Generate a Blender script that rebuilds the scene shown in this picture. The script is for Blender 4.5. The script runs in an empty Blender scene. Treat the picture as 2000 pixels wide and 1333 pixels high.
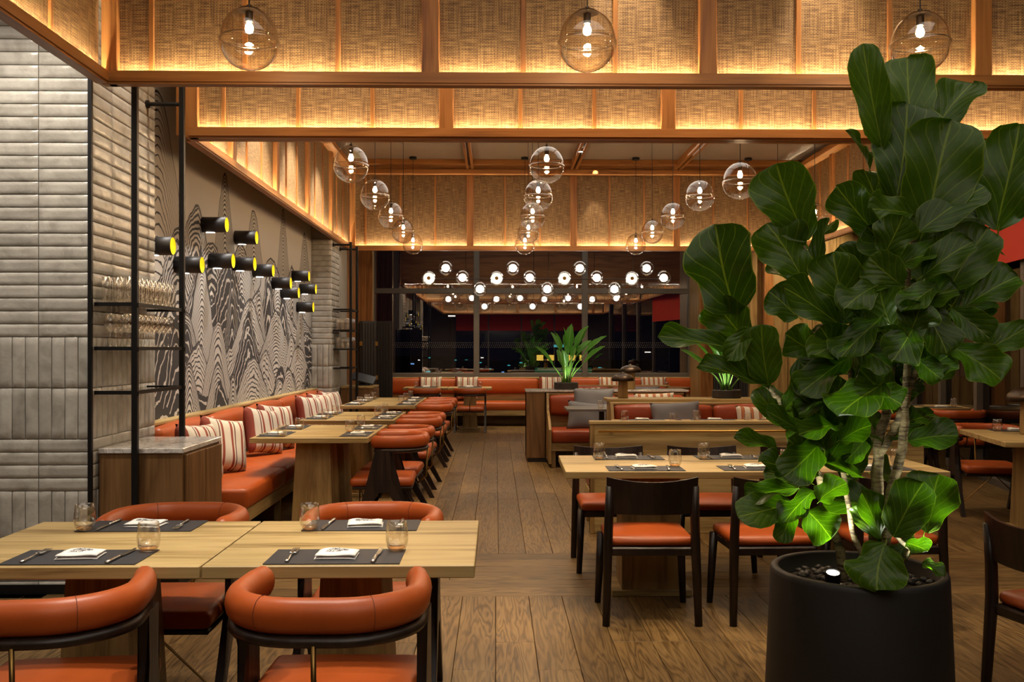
import bpy, bmesh, math, random
from mathutils import Vector, Matrix
R = math.radians
PI = math.pi
scene = bpy.context.scene
C = scene.collection
random.seed(7)

# ------------------------------------------------------------------ camera, world, exposure
cam_d = bpy.data.cameras.new('camera'); cam = bpy.data.objects.new('camera', cam_d); C.objects.link(cam)
cam.location = (0, 0, 1.42); cam.rotation_euler = (R(90), 0, -math.atan(32 / 1850))
cam_d.sensor_width = 36; cam_d.lens = 36 * 1850 / 2000; cam_d.shift_y = 17.5 / 2000
cam_d.clip_start = .05; cam_d.clip_end = 400
scene.camera = cam
vs = scene.view_settings
scene.display_settings.display_device = 'sRGB'
vs.view_transform = 'Standard'; vs.look = 'None'; vs.gamma = 1; vs.use_curve_mapping = False
vs.exposure = 0.55
scene.cycles.transparent_max_bounces = 24
scene.cycles.max_bounces = 8
scene.cycles.sample_clamp_indirect = 4
scene.cycles.caustics_reflective = False; scene.cycles.caustics_refractive = False
w = bpy.data.worlds.new('night'); scene.world = w; w.use_nodes = True
w.node_tree.nodes['Background'].inputs[0].default_value = (.0022, .0024, .0060, 1)
w.node_tree.nodes['Background'].inputs[1].default_value = 1.0

WARM = (1, .60, .27); WARM2 = (1, .77, .50); NEUT = (1, .90, .77)
def lamp_spot(name, loc, target, power, angle=70, blend=.5, col=WARM2, size=.05):
    d = bpy.data.lights.new(name, 'SPOT'); d.energy = power; d.color = col; d.spot_size = R(angle); d.spot_blend = blend; d.shadow_soft_size = size
    o = bpy.data.objects.new(name, d); C.objects.link(o); o.location = loc
    o.rotation_euler = (Vector(target) - Vector(loc)).to_track_quat('-Z', 'Y').to_euler(); return o
def lamp_point(name, loc, power, col=WARM, size=.03):
    d = bpy.data.lights.new(name, 'POINT'); d.energy = power; d.color = col; d.shadow_soft_size = size
    o = bpy.data.objects.new(name, d); C.objects.link(o); o.location = loc; return o
def lamp_strip(name, loc, sx, sy, target, power, col=WARM):
    d = bpy.data.lights.new(name, 'AREA'); d.shape = 'RECTANGLE'; d.size = sx; d.size_y = sy; d.energy = power; d.color = col
    o = bpy.data.objects.new(name, d); C.objects.link(o); o.location = loc
    return o
# hidden ceiling downlights for the pools of light, without modelled fixtures
for _i, (_x, _y) in enumerate(((-1.33, 3.1), (-.5, 3.2))):
    lamp_spot('downlight_front_table', (_x, _y + .1, 4.15), (_x, _y, .75), 150, 36, .35, NEUT)
lamp_spot('downlight_front_chairs', (-.9, 2.6, 4.15), (-.9, 2.5, .4), 110, 44, .4, NEUT)
for _y in (7.55, 8.2, 9.4, 10.0, 11.8, 12.9):
    lamp_spot('downlight_row', (-1.2, _y, 4.12), (-1.25, _y, .75), 110, 34, .4, WARM2)
for _y in (7.6, 9.2, 11.2):
    lamp_spot('downlight_bench', (-1.9, _y, 4.1), (-2.15, _y, .5), 110, 40, .5, WARM2)
for _y in (6.0, 8.6, 10.8, 13.3):
    lamp_spot('downlight_aisle', (.05, _y, 4.12), (.05, _y, 0), 140, 44, .5, WARM2)
lamp_spot('downlight_floor_front', (.25, 3.9, 4.15), (.2, 3.9, 0), 170, 44, .5, WARM2)
for _x in (.75, 1.9):
    lamp_spot('downlight_long_table', (_x, 5.25, 4.15), (_x, 5.5, .75), 130, 38, .4, WARM2)
lamp_spot('downlight_long_chairs', (1.1, 4.3, 4.15), (1.1, 4.75, .4), 80, 36, .5, WARM2)
for _x, _y in ((2.0, 9.5), (1.4, 11.4), (2.3, 11.6), (1.5, 14.2), (2.2, 8.4)):
    lamp_spot('downlight_booth', (_x, _y, 4.12), (_x, _y + .15, .6), 110, 44, .5, WARM2)
for _x in (-1.2, -.3, 1.0, 2.6):
    lamp_spot('downlight_window_bench', (_x, 16.9, 4.15), (_x, 17.5, .6), 150, 50, .5, WARM2)
for _x, _y in ((4.4, 7.6), (4.8, 10.8), (3.6, 9.2)):
    lamp_spot('downlight_right', (_x, _y, 4.15), (_x, _y, .7), 90, 44, .5, WARM2)
# wall washers over tiles and mural
for _x in (-2.9, -2.5):
    lamp_spot('washer_tiles', (_x, 4.5, 4.15), (_x, 5.56, 1.7), 110, 60, .7, NEUT)
for _y in (7.3, 8.8, 10.3, 11.8):
    lamp_spot('washer_mural', (-1.55, _y, 4.15), (-2.5, _y, 1.9), 200, 66, .8, (1, .95, .88))
lamp_spot('washer_rack', (-1.75, 6.0, 4.15), (-2.35, 6.0, 1.7), 40, 50, .6, (1, .95, .88))
lamp_spot('washer_rack_far', (-1.6, 13.4, 4.0), (-2.23, 13.3, 1.8), 60, 50, .6, NEUT)
lamp_spot('washer_right_panels', (5.4, 14.9, 4.1), (5.4, 16.5, 2.0), 260, 80, .6, WARM2)
# plant uplights
lamp_spot('uplight_fig', (1.12, 3.13, .70), (1.12, 3.24, 1.6), 15, 105, .6, (.97, 1, .80), .02)
lamp_spot('uplight_fig', (1.46, 3.13, .69), (1.42, 3.25, 1.6), 8, 115, .6, (.97, 1, .80), .02)
lamp_spot('uplight_plant', (.91, 12.02, 1.0), (.91, 12.2, 1.7), 6, 110, .6, (.97, 1, .80), .02)
lamp_spot('uplight_plant', (2.52, 10.12, .99), (2.52, 10.3, 1.6), 6, 110, .6, (.97, 1, .80), .02)
# soft area fills added under the ceiling for ambient light, no fixtures there
for _n, _x, _y, _sx, _sy, _p in (('added_ceiling_fill', .8, 2.2, 4.5, 3.5, 48), ('added_ceiling_fill', .8, -2.0, 4.5, 3.0, 95), ('added_ceiling_fill', 1.0, 10.5, 4.0, 5.5, 50), ('added_ceiling_fill', 1.0, 16.3, 5.0, 1.6, 30), ('added_ceiling_fill', -3.6, 2.5, 2.0, 4.0, 25)):
    lamp_strip(_n, (_x, _y, 4.16), _sx, _sy, None, _p, NEUT)
lamp_strip('gap_light', (1.0, 6.05, 4.18), 6.5, .5, None, 80, WARM2)
for _y, _z in ((6.78, 2.16), (7.45, 2.086), (8.13, 2.49), (9.14, 2.50), (8.33, 2.20), (9.07, 2.24), (9.82, 2.24), (10.66, 2.17), (11.70, 2.33), (11.09, 2.087), (12.14, 2.20), (11.97, 1.96)):
    lamp_spot('wall_lamp_beam', (-2.435, _y, _z - .075), (-2.47, _y, _z - 1.2), 3.0, 62, .8, NEUT, .02)


# ------------------------------------------------------------------ helpers
def mesh_from(bm, name, smooth=False):
    me = bpy.data.meshes.new(name); bmesh.ops.recalc_face_normals(bm, faces=bm.faces[:])
    bm.to_mesh(me); bm.free()
    if smooth:
        for p in me.polygons: p.use_smooth = True
    return me
def obj(name, bm, mat, parent=None, loc=(0, 0, 0), rot=(0, 0, 0), smooth=False, label=None):
    me = bm if isinstance(bm, bpy.types.Mesh) else mesh_from(bm, name, smooth)
    o = bpy.data.objects.new(name, me); C.objects.link(o)
    if mat is not None and not me.materials: me.materials.append(mat)
    o.location = loc; o.rotation_euler = rot
    if parent is not None: o.parent = parent
    if label: o['label'] = label
    return o
def thing(name, label, cat, loc=(0, 0, 0), rotz=0, group=None):
    o = bpy.data.objects.new(name, None); C.objects.link(o); o.empty_display_size = .1
    o.location = loc; o.rotation_euler = (0, 0, rotz); o['label'] = label; o['category'] = cat
    if group: o['group'] = group
    return o
def tag(o, label, cat, group=None):
    o['label'] = label; o['category'] = cat
    if group: o['group'] = group
    return o
def struct(name, bm, m, parent=None, smooth=False, loc=(0, 0, 0), rot=(0, 0, 0)):
    o = obj(name, bm, m, parent, loc, rot, smooth)
    if parent is None: o['kind'] = 'structure'
    return o
def struct_empty(name, loc=(0, 0, 0), rotz=0):
    o = bpy.data.objects.new(name, None); C.objects.link(o); o['kind'] = 'structure'; o.location = loc; o.rotation_euler = (0, 0, rotz); return o
KIDS = {}
def dup(root, loc, rotz=0, label=None, group=None, scale=None):
    def cp(o, parent):
        c = o.copy(); C.objects.link(c)
        if parent is not None: c.parent = parent
        for ch in o.children: cp(ch, c)
        return c
    r = cp(root, None); r.location = loc; r.rotation_euler = (0, 0, rotz)
    if label: r['label'] = label
    if group: r['group'] = group
    if scale: r.scale = scale
    return r
class Proto:
    """build once, first use moves the original, later uses copy it"""
    def __init__(s, root): s.root = root; s.used = False
    def put(s, loc, rotz, label, group=None):
        if not s.used:
            s.used = True; o = s.root; o.location = loc; o.rotation_euler = (0, 0, rotz); o['label'] = label
            if group: o['group'] = group
            return o
        return dup(s.root, loc, rotz, label, group)

def B(): return bmesh.new()
def box(bm, x0, x1, y0, y1, z0, z1, bev=0, seg=1):
    if bev:
        t = bmesh.new(); box(t, x0, x1, y0, y1, z0, z1)
        bmesh.ops.bevel(t, geom=t.edges[:], offset=bev, segments=seg, affect='EDGES', profile=.5)
        join(bm, t); return bm
    v = [bm.verts.new(p) for p in ((x0, y0, z0), (x1, y0, z0), (x1, y1, z0), (x0, y1, z0), (x0, y0, z1), (x1, y0, z1), (x1, y1, z1), (x0, y1, z1))]
    for f in ((0, 3, 2, 1), (4, 5, 6, 7), (0, 1, 5, 4), (1, 2, 6, 5), (2, 3, 7, 6), (3, 0, 4, 7)): bm.faces.new([v[i] for i in f])
    return bm
def join(bm, t, mat=None):
    mp = {}
    for v in t.verts: mp[v] = bm.verts.new(mat @ v.co if mat else v.co)
    for f in t.faces:
        nf = bm.faces.new([mp[v] for v in f.verts]); nf.smooth = f.smooth
    t.free(); return bm
def lathe(bm, prof, n=24, c=(0, 0, 0), caps=True):
    rings = []
    for r, z in prof:
        if r < 1e-5: rings.append([bm.verts.new((c[0], c[1], c[2] + z))])
        else: rings.append([bm.verts.new((c[0] + r * math.cos(2 * PI * i / n), c[1] + r * math.sin(2 * PI * i / n), c[2] + z)) for i in range(n)])
    for a, b in zip(rings, rings[1:]):
        for i in range(n):
            j = (i + 1) % n
            if len(a) == 1 and len(b) == 1: continue
            if len(a) == 1: bm.faces.new((a[0], b[i], b[j]))
            elif len(b) == 1: bm.faces.new((a[i], a[j], b[0]))
            else: bm.faces.new((a[i], a[j], b[j], b[i]))
    if caps:
        if len(rings[0]) > 1: bm.faces.new(rings[0][::-1])
        if len(rings[-1]) > 1: bm.faces.new(rings[-1])
    return bm
def tube(bm, pts, rad, n=8, caps=True, ry=None):
    """sweep a circle (or ellipse: rad sideways, ry vertical) along pts; rad may be a list"""
    P = [Vector(p) for p in pts]; m = len(P)
    rads = rad if isinstance(rad, (list, tuple)) else [rad] * m
    rings = []; up = Vector((0, 0, 1)); prev = None
    for i, p in enumerate(P):
        t = (P[min(i + 1, m - 1)] - P[max(i - 1, 0)]).normalized()
        if prev is None:
            a = t.cross(up)
            if a.length < .05: a = t.cross(Vector((0, 1, 0)))
            a.normalize()
        else:
            a = prev - t * prev.dot(t); a.normalize()
        prev = a; b = a.cross(t).normalized()
        r = rads[i]; q = (ry * r / rads[0] if ry else r)
        rings.append([bm.verts.new(p + a * (r * math.cos(2 * PI * k / n)) + b * (q * math.sin(2 * PI * k / n))) for k in range(n)])
    for a, b in zip(rings, rings[1:]):
        for k in range(n):
            j = (k + 1) % n; bm.faces.new((a[k], a[j], b[j], b[k]))
    if caps: bm.faces.new(rings[0][::-1]); bm.faces.new(rings[-1])
    return bm
def prism(bm, poly, lo, hi, axis='x'):
    """extrude a 2D polygon: axis 'x' -> poly is (y,z); 'y' -> (x,z); 'z' -> (x,y)"""
    def pt(a, b, t): return (t, a, b) if axis == 'x' else ((a, t, b) if axis == 'y' else (a, b, t))
    v0 = [bm.verts.new(pt(a, b, lo)) for a, b in poly]; v1 = [bm.verts.new(pt(a, b, hi)) for a, b in poly]
    n = len(poly); bm.faces.new(v0[::-1]); bm.faces.new(v1)
    for i in range(n): j = (i + 1) % n; bm.faces.new((v0[i], v0[j], v1[j], v1[i]))
    return bm
def softbox(bm, x0, x1, y0, y1, z0, z1, r=.03, puff=.012, nx=6, ny=6):
    """upholstered cushion: rounded box whose big faces swell a little"""
    t = bmesh.new(); box(t, x0, x1, y0, y1, z0, z1)
    bmesh.ops.bevel(t, geom=t.edges[:], offset=r, segments=3, affect='EDGES', profile=.5)
    cx, cy, cz = (x0 + x1) / 2, (y0 + y1) / 2, (z0 + z1) / 2
    bmesh.ops.subdivide_edges(t, edges=[e for e in t.edges if e.calc_length() > .15], cuts=3, use_grid_fill=True)
    hx, hy, hz = (x1 - x0) / 2, (y1 - y0) / 2, (z1 - z0) / 2
    for v in t.verts:
        a, b, c_ = (v.co.x - cx) / hx, (v.co.y - cy) / hy, (v.co.z - cz) / hz
        if hz < max(hx, hy):
            v.co.z += puff * (1 - a * a) * (1 - b * b) * (1 if c_ > 0 else -.2)
        if hy < max(hx, hz): v.co.y += puff * (1 - a * a) * (1 - c_ * c_) * (1 if b > 0 else -1) * .8
    join(bm, t); return bm

# ------------------------------------------------------------------ materials
class NT:
    def __init__(s, name):
        s.m = bpy.data.materials.new(name); s.m.use_nodes = True; s.t = s.m.node_tree; s.t.nodes.clear()
        s.out = s.t.nodes.new('ShaderNodeOutputMaterial')
    def n(s, typ, **kw):
        nd = s.t.nodes.new(typ)
        for k, v in kw.items():
            if k == 'ins':
                for a, b in v.items():
                    if hasattr(b, 'is_output') or isinstance(b, bpy.types.NodeSocket): s.t.links.new(b, nd.inputs[a])
                    else: nd.inputs[a].default_value = b
            else: setattr(nd, k, v)
        return nd
    def math(s, op, a, b=0.0, c=None, clamp=False):
        nd = s.n('ShaderNodeMath', operation=op, use_clamp=clamp)
        for i, x in enumerate((a, b, c)):
            if x is None: continue
            if isinstance(x, bpy.types.NodeSocket): s.t.links.new(x, nd.inputs[i])
            else: nd.inputs[i].default_value = x
        return nd.outputs[0]
    def ramp(s, fac, stops, interp='LINEAR'):
        nd = s.n('ShaderNodeValToRGB'); s.t.links.new(fac, nd.inputs[0]); cr = nd.color_ramp; cr.interpolation = interp
        while len(cr.elements) < len(stops): cr.elements.new(.5)
        for e, (p, c) in zip(cr.elements, stops): e.position = p; e.color = (*c, 1) if len(c) == 3 else c
        return nd.outputs[0]
    def mix(s, f, a, b, typ='MIX'):
        nd = s.n('ShaderNodeMix', data_type='RGBA', blend_type=typ)
        for i, x in ((0, f), (6, a), (7, b)):
            if isinstance(x, bpy.types.NodeSocket): s.t.links.new(x, nd.inputs[i])
            else: nd.inputs[i].default_value = x if i == 0 else ((*x, 1) if len(x) == 3 else x)
        return nd.outputs[2]
    def coord(s, kind='Object', scale=(1, 1, 1), rnd=0, rot=(0, 0, 0)):
        v = s.n('ShaderNodeTexCoord').outputs[kind]
        if rnd:
            oi = s.n('ShaderNodeObjectInfo').outputs['Random']
            m1 = s.math('MULTIPLY', oi, rnd)
            cv = s.n('ShaderNodeCombineXYZ'); 
            for i in range(3): s.t.links.new(m1, cv.inputs[i])
            v = s.n('ShaderNodeVectorMath', operation='ADD', ins={0: v, 1: cv.outputs[0]}).outputs[0]
        return s.n('ShaderNodeMapping', ins={0: v, 2: rot, 3: scale}).outputs[0]
    def noise(s, v, scale=5, detail=3, rough=.5, dist=0):
        return s.n('ShaderNodeTexNoise', ins={'Vector': v, 'Scale': scale, 'Detail': detail, 'Roughness': rough, 'Distortion': dist}).outputs[0]
    def bsdf(s, col, rough=.5, metal=0, bump=None, bstr=.2, bdist=.002, **kw):
        ins = {'Base Color': (*col, 1) if isinstance(col, tuple) and len(col) == 3 else col, 'Roughness': rough, 'Metallic': metal}
        ins.update(kw)
        p = s.n('ShaderNodeBsdfPrincipled', ins=ins)
        if bump is not None:
            b = s.n('ShaderNodeBump', ins={'Strength': bstr, 'Distance': bdist, 'Height': bump}); s.t.links.new(b.outputs[0], p.inputs['Normal'])
        s.t.links.new(p.outputs[0], s.out.inputs[0]); return s.m
def wood(name, dark, mid, light, axis='y', rough=.45, fine=1.0, rnd=7.0, ring=6, tone=.22, spec=.4, lo=.12, gs=1.0):
    t = NT(name)
    st = {'x': (.6 * gs, 7 * gs, 7 * gs), 'y': (7 * gs, .6 * gs, 7 * gs), 'z': (7 * gs, 7 * gs, .6 * gs)}[axis]
    st2 = {'x': (3, 130, 130), 'y': (130, 3, 130), 'z': (130, 130, 3)}[axis]
    v = t.coord('Object', st, rnd)
    nz = t.noise(v, 1.0, 3, .55, .25)
    rg = t.math('FRACT', t.math('MULTIPLY', nz, ring))
    rg = t.math('ABSOLUTE', t.math('SUBTRACT', rg, .5))
    fb = t.noise(t.coord('Object', st2, rnd), 1.0, 2, .6)
    f = t.math('ADD', t.math('MULTIPLY', rg, .9), t.math('MULTIPLY', fb, .55 * fine))
    f = t.math('ADD', f, t.math('MULTIPLY', t.math('SUBTRACT', nz, .5), .5))
    c = t.ramp(f, [(lo, dark), (lo * .6 + .38, mid), (.85, light)])
    oi = t.n('ShaderNodeObjectInfo').outputs['Random']
    c = t.mix(1.0, c, t.ramp(oi, [(0, (1 - tone,) * 3), (1, (1 + tone,) * 3)]), 'MULTIPLY') if tone else c
    return t.bsdf(c, t.math('ADD', t.math('MULTIPLY', fb, .25), rough - .12), 0, f, .12, .002, **{'Specular IOR Level': spec})
def plain(name, col, rough=.5, metal=0, nscale=40, var=.12, bstr=.1, bdist=.001, **kw):
    t = NT(name); v = t.coord('Object', (1, 1, 1), 3.0)
    nz = t.noise(v, nscale, 3, .6)
    c = t.mix(nz, tuple(x * (1 - var) for x in col), tuple(min(1, x * (1 + var)) for x in col))
    return t.bsdf(c, rough, metal, nz, bstr, bdist, **kw)
M = {}
M['oak_x'] = wood('oak_table', (.19, .120, .040), (.36, .250, .098), (.45, .325, .14), 'x', .42, 1.25, ring=4, tone=.06, lo=.24)
M['oak_z'] = wood('oak_upright', (.15, .084, .026), (.27, .165, .056), (.35, .225, .082), 'z', .45, 1.0, ring=4, tone=.08)
M['oak_y'] = wood('oak_along', (.19, .115, .036), (.34, .225, .083), (.44, .300, .125), 'y', .42, 1.0, ring=3, tone=.08)
M['trim_x'] = wood('cedar_trim_x', (.15, .054, .012), (.30, .122, .030), (.39, .170, .047), 'x', .45, 1.0, ring=4, tone=.08)
M['trim_y'] = wood('cedar_trim_y', (.15, .054, .012), (.30, .122, .030), (.39, .170, .047), 'y', .45, 1.0, ring=4, tone=.08)
M['trim_z'] = wood('cedar_trim_z', (.15, .054, .012), (.30, .122, .030), (.39, .170, .047), 'z', .45, 1.0, ring=4, tone=.08)
M['plank'] = wood('floor_oak', (.055, .029, .009), (.145, .084, .028), (.215, .134, .050), 'y', .42, 1.0, rnd=11, ring=12, tone=.24, spec=.35, lo=.18, gs=1.35)
M['walnut'] = wood('walnut_upright', (.075, .036, .012), (.16, .080, .028), (.22, .118, .045), 'z', .45, 1.0, ring=5, tone=.08)
M['wenge'] = wood('wenge_frame', (.008, .004, .0025), (.018, .009, .006), (.030, .016, .010), 'z', .38, .8, ring=5, tone=.05)
M['darkfloor'] = plain('dark_joint_board', (.02, .012, .007), .8)  # even dark board that shows between the planks
def leather(name, col):
    t = NT(name); v = t.coord('Object', (1, 1, 1), 5.0)
    n1 = t.noise(v, 9, 3, .6); vor = t.n('ShaderNodeTexVoronoi', ins={'Vector': v, 'Scale': 420.0}).outputs[0]
    c = t.mix(n1, tuple(x * .78 for x in col), tuple(x * 1.18 for x in col))
    return t.bsdf(c, t.math('ADD', t.math('MULTIPLY', n1, .15), .30), 0, vor, .12, .0008, **{'Specular IOR Level': .33})
M['leather'] = leather('orange_leather', (.36, .070, .012))
M['leather2'] = leather('russet_leather', (.29, .050, .014))
M['black'] = plain('black_steel', (.012, .011, .011), .45, .6)
M['blackmatte'] = plain('black_lacquer', (.014, .012, .013), .5)
M['brass'] = plain('brass', (.62, .36, .10), .3, 1.0, var=.06)
M['oldbrass'] = plain('aged_brass', (.20, .115, .035), .35, 1.0, var=.06)
M['steel'] = plain('cutlery_steel', (.62, .60, .56), .22, 1.0, var=.05)
M['bronze'] = plain('dark_bronze', (.06, .042, .03), .3, .9)
M['mullion'] = plain('grey_mullion', (.12, .105, .085), .5, .3)
M['yellow'] = plain('yellow_lining', (.86, .70, .03), .4)
M['mat'] = plain('placemat_vinyl', (.022, .022, .026), .55, 0, 300, .25, .3)
M['napkin_plain'] = plain('napkin_linen', (.72, .70, .66), .85, 0, 200, .06, .2)
M['pot'] = plain('pot_concrete', (.007, .0055, .0048), .6, 0, 6, .35, .15, .003)
M['planter'] = plain('planter_bowl', (.022, .016, .012), .5, 0, 20, .2)
M['pebble'] = plain('pebble', (.05, .042, .035), .4, 0, 15, .5)
M['soil'] = plain('soil', (.018, .012, .008), .9, 0, 60, .5, .8, .01)
M['screen'] = plain('screen_tablet', (.02, .02, .024), .25)
M['plaster'] = plain('ceiling_plaster', (.34, .29, .25), .85, 0, 90, .12, .3, .004)
M['paint'] = plain('wall_paint', (.30, .25, .20), .8, 0, 8, .08)
M['dark_wall'] = plain('dark_plaster', (.10, .07, .05), .8, 0, 8, .08)
M['grout'] = plain('tile_grout', (.22, .20, .17), .9)
M['stone'] = plain('grey_stone', (.16, .15, .14), .3, 0, 12, .3)
M['red'] = plain('red_shade_fabric', (.55, .030, .012), .8, 0, 200, .1, .3)
M['strap'] = M['leather']
def m_tile():
    t = NT('glazed_tile'); v = t.coord('Object', (1, 1, 1), 23.0)
    n1 = t.noise(v, 7, 3, .55, .5); n2 = t.noise(v, 30, 3, .6)
    c = t.ramp(n1, [(.25, (.25, .235, .20)), (.5, (.37, .35, .31)), (.8, (.46, .44, .39))])
    oi = t.n('ShaderNodeObjectInfo').outputs['Random']
    c = t.mix(1.0, c, t.ramp(oi, [(0, (.88, .88, .88)), (1, (1.1, 1.1, 1.1))]), 'MULTIPLY')
    h = t.math('ADD', t.math('MULTIPLY', n1, .8), t.math('MULTIPLY', n2, .35))
    return t.bsdf(c, .24, 0, h, .5, .010, **{'Specular IOR Level': .55})
M['tile'] = m_tile()
def m_marble():
    t = NT('white_marble'); v = t.coord('Object', (1, 1, 1), 3)
    n = t.noise(v, 9, 5, .65, 1.2); f = t.math('ABSOLUTE', t.math('SUBTRACT', n, .5))
    return t.bsdf(t.ramp(f, [(0, (.30, .28, .26)), (.03, (.52, .49, .46)), (.2, (.62, .59, .55))]), .12, 0)
M['marble'] = m_marble()
def m_rattan():
    t = NT('woven_rattan')
    oi = t.n('ShaderNodeObjectInfo').outputs['Random']
    v = t.n('ShaderNodeTexCoord').outputs['UV']
    sp = t.n('ShaderNodeSeparateXYZ', ins={0: v})
    ofs = t.math('MULTIPLY', oi, 13.0)
    def strands(co, other, k, sc):
        cv = t.n('ShaderNodeCombineXYZ'); t.t.links.new(t.math('ADD', t.math('MULTIPLY', co, k), ofs), cv.inputs[0]); t.t.links.new(t.math('MULTIPLY', other, sc), cv.inputs[1])
        return t.noise(cv.outputs[0], 1.0, 2, .6)
    hz = strands(sp.outputs[1], sp.outputs[0], 260, 9.0)
    vt = strands(sp.outputs[0], sp.outputs[1], 240, 4.0)
    grid = t.math('MULTIPLY', t.math('SINE', t.math('MULTIPLY', sp.outputs[0], 2 * PI * 52)), t.math('SINE', t.math('MULTIPLY', sp.outputs[1], 2 * PI * 60)))
    f = t.math('ADD', t.math('ADD', t.math('MULTIPLY', hz, .72), t.math('MULTIPLY', vt, .52)), t.math('MULTIPLY', grid, .05))
    c = t.ramp(f, [(.36, (.018, .007, .002)), (.50, (.074, .034, .010)), (.60, (.158, .083, .027)), (.76, (.35, .22, .09))])
    c = t.mix(1.0, c, t.ramp(oi, [(0, (.9, .9, .9)), (1, (1.08, 1.08, 1.08))]), 'MULTIPLY')
    return t.bsdf(c, .6, 0, f, .5, .004)
M['rattan'] = m_rattan()
def m_glass(name, tint=(1, 1, 1), edge=(.55, .5, .45), boost=1.0, rough=.0, bump=False, cap=.4):
    t = NT(name)
    lw = t.n('ShaderNodeLayerWeight', ins={'Blend': .35})
    tc = t.mix(t.math('POWER', lw.outputs['Facing'], 2.6), tint, edge)
    tr = t.n('ShaderNodeBsdfTransparent', ins={0: tc})
    gl = t.n('ShaderNodeBsdfGlossy', ins={0: (1, 1, 1, 1), 'Roughness': rough})
    if bump:
        nz = t.noise(t.coord('Object', (1, 1, 1), 5), 26, 2, .5)
        b = t.n('ShaderNodeBump', ins={'Strength': .07, 'Distance': .01, 'Height': nz}); t.t.links.new(b.outputs[0], gl.inputs['Normal'])
    lw2 = t.n('ShaderNodeLayerWeight', ins={'Blend': .5}).outputs['Facing']
    f = t.math('MINIMUM', t.math('MULTIPLY', t.math('ADD', t.math('MULTIPLY', t.math('POWER', lw2, 3.2), .75), .05), boost), cap)
    mx = t.n('ShaderNodeMixShader', ins={0: f, 1: tr.outputs[0], 2: gl.outputs[0]})
    t.t.links.new(mx.outputs[0], t.out.inputs[0]); return t.m
M['glass'] = m_glass('clear_glass', (.99, .98, .96), (.58, .54, .48), 1.6, cap=.6)
M['globe'] = m_glass('globe_glass', (.97, .93, .86), (.42, .29, .15), 1.9, 0, True, cap=.7)
M['globe_ring'] = m_glass('globe_ring_glass', (.9, .8, .6), (.6, .45, .25), 7, 0.15, False, cap=.85)
M['amber'] = m_glass('amber_reflection_glass', (.99, .80, .55), (.70, .42, .18), 1.6)  # amber tint painted in for the reflections at the tumbler base
M['pane'] = m_glass('window_glass', (.55, .55, .58), (.5, .5, .5), 5.5)
def m_emit(name, col, strength):
    t = NT(name); e = t.n('ShaderNodeEmission', ins={0: (*col, 1), 1: strength}); t.t.links.new(e.outputs[0], t.out.inputs[0]); return t.m
M['pane_side'] = m_glass('side_window_glass', (.5, .5, .53), (.5, .5, .5), 2.0, cap=.16)
M['bulb'] = m_emit('glowing_filament', (1, .72, .42), 350)
M['opal'] = m_emit('glowing_opal_bulb', (1, .90, .76), 9)
M['dot'] = m_emit('downlight_lens', (1, .80, .55), 18)
M['led'] = m_emit('led_strip', (1, .82, .56), 300)
def m_stripe(name, cream, s1, s2):
    t = NT(name); v = t.n('ShaderNodeTexCoord').outputs['Object']; x = t.n('ShaderNodeSeparateXYZ', ins={0: v}).outputs[0]
    u = t.math('ADD', t.math('MULTIPLY', x, 1 / .42), .5)
    stops = [(0, s1), (.10, cream), (.235, s2), (.262, cream), (.30, s1), (.355, cream), (.46, cream), (.53, s1), (.585, cream), (.62, s2), (.645, cream), (.77, s1), (.825, cream), (.86, s2), (.885, cream)]
    c = t.ramp(u, stops, 'CONSTANT')
    wv = t.noise(t.coord('Object', (160, 160, 160), 2), 1, 2, .6)
    c = t.mix(.25, c, t.mix(wv, (.2, .2, .2), (1, 1, 1)), 'MULTIPLY')
    return t.bsdf(c, .9, 0, wv, .4, .002)
M['stripe'] = m_stripe('striped_cushion_cloth', (.62, .55, .44), (.26, .055, .03), (.14, .06, .04))
def m_stripe2(name):
    t = NT(name); v = t.n('ShaderNodeTexCoord').outputs['Object']; x = t.n('ShaderNodeSeparateXYZ', ins={0: v}).outputs[0]
    u = t.math('FRACT', t.math('ADD', t.math('MULTIPLY', x, 4.6 / .42), .5))
    c = t.ramp(u, [(0, (.62, .55, .44)), (.30, (.33, .09, .035)), (.40, (.42, .16, .06)), (.56, (.33, .09, .035)), (.68, (.62, .55, .44))], 'CONSTANT')
    wv = t.noise(t.coord('Object', (160, 160, 160), 2), 1, 2, .6)
    c = t.mix(.25, c, t.mix(wv, (.2, .2, .2), (1, 1, 1)), 'MULTIPLY')
    return t.bsdf(c, .9, 0, wv, .4, .002)
M['stripe2'] = m_stripe2('broad_striped_cushion_cloth')
M['linen'] = plain('grey_linen', (.17, .17, .185), .9, 0, 220, .3, .5)
def m_napkin():
    t = NT('printed_napkin'); v = t.n('ShaderNodeTexCoord').outputs['Object']
    nz = t.noise(t.coord('Object', (1, 1, 1)), 70, 2, .6, 1.5)
    d = t.n('ShaderNodeVectorMath', operation='LENGTH', ins={0: t.n('ShaderNodeMapping', ins={0: v, 3: (1, 1.3, 0)}).outputs[0]}).outputs[1]
    r = t.math('LESS_THAN', t.math('ADD', d, t.math('MULTIPLY', nz, .05)), .060)
    z = t.math('GREATER_THAN', t.n('ShaderNodeSeparateXYZ', ins={0: v}).outputs[2], .017)
    hole = t.math('GREATER_THAN', t.noise(t.coord('Object', (1, 1, 1)), 120, 1, .5, 2), .46)
    f = t.math('MULTIPLY', t.math('MULTIPLY', r, z), hole)
    c = t.mix(f, (.72, .70, .66), (.015, .017, .022))
    return t.bsdf(c, .85, 0, t.noise(t.coord('Object', (1, 1, 1)), 500, 1), .2, .001)
M['napkin'] = m_napkin()
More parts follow.
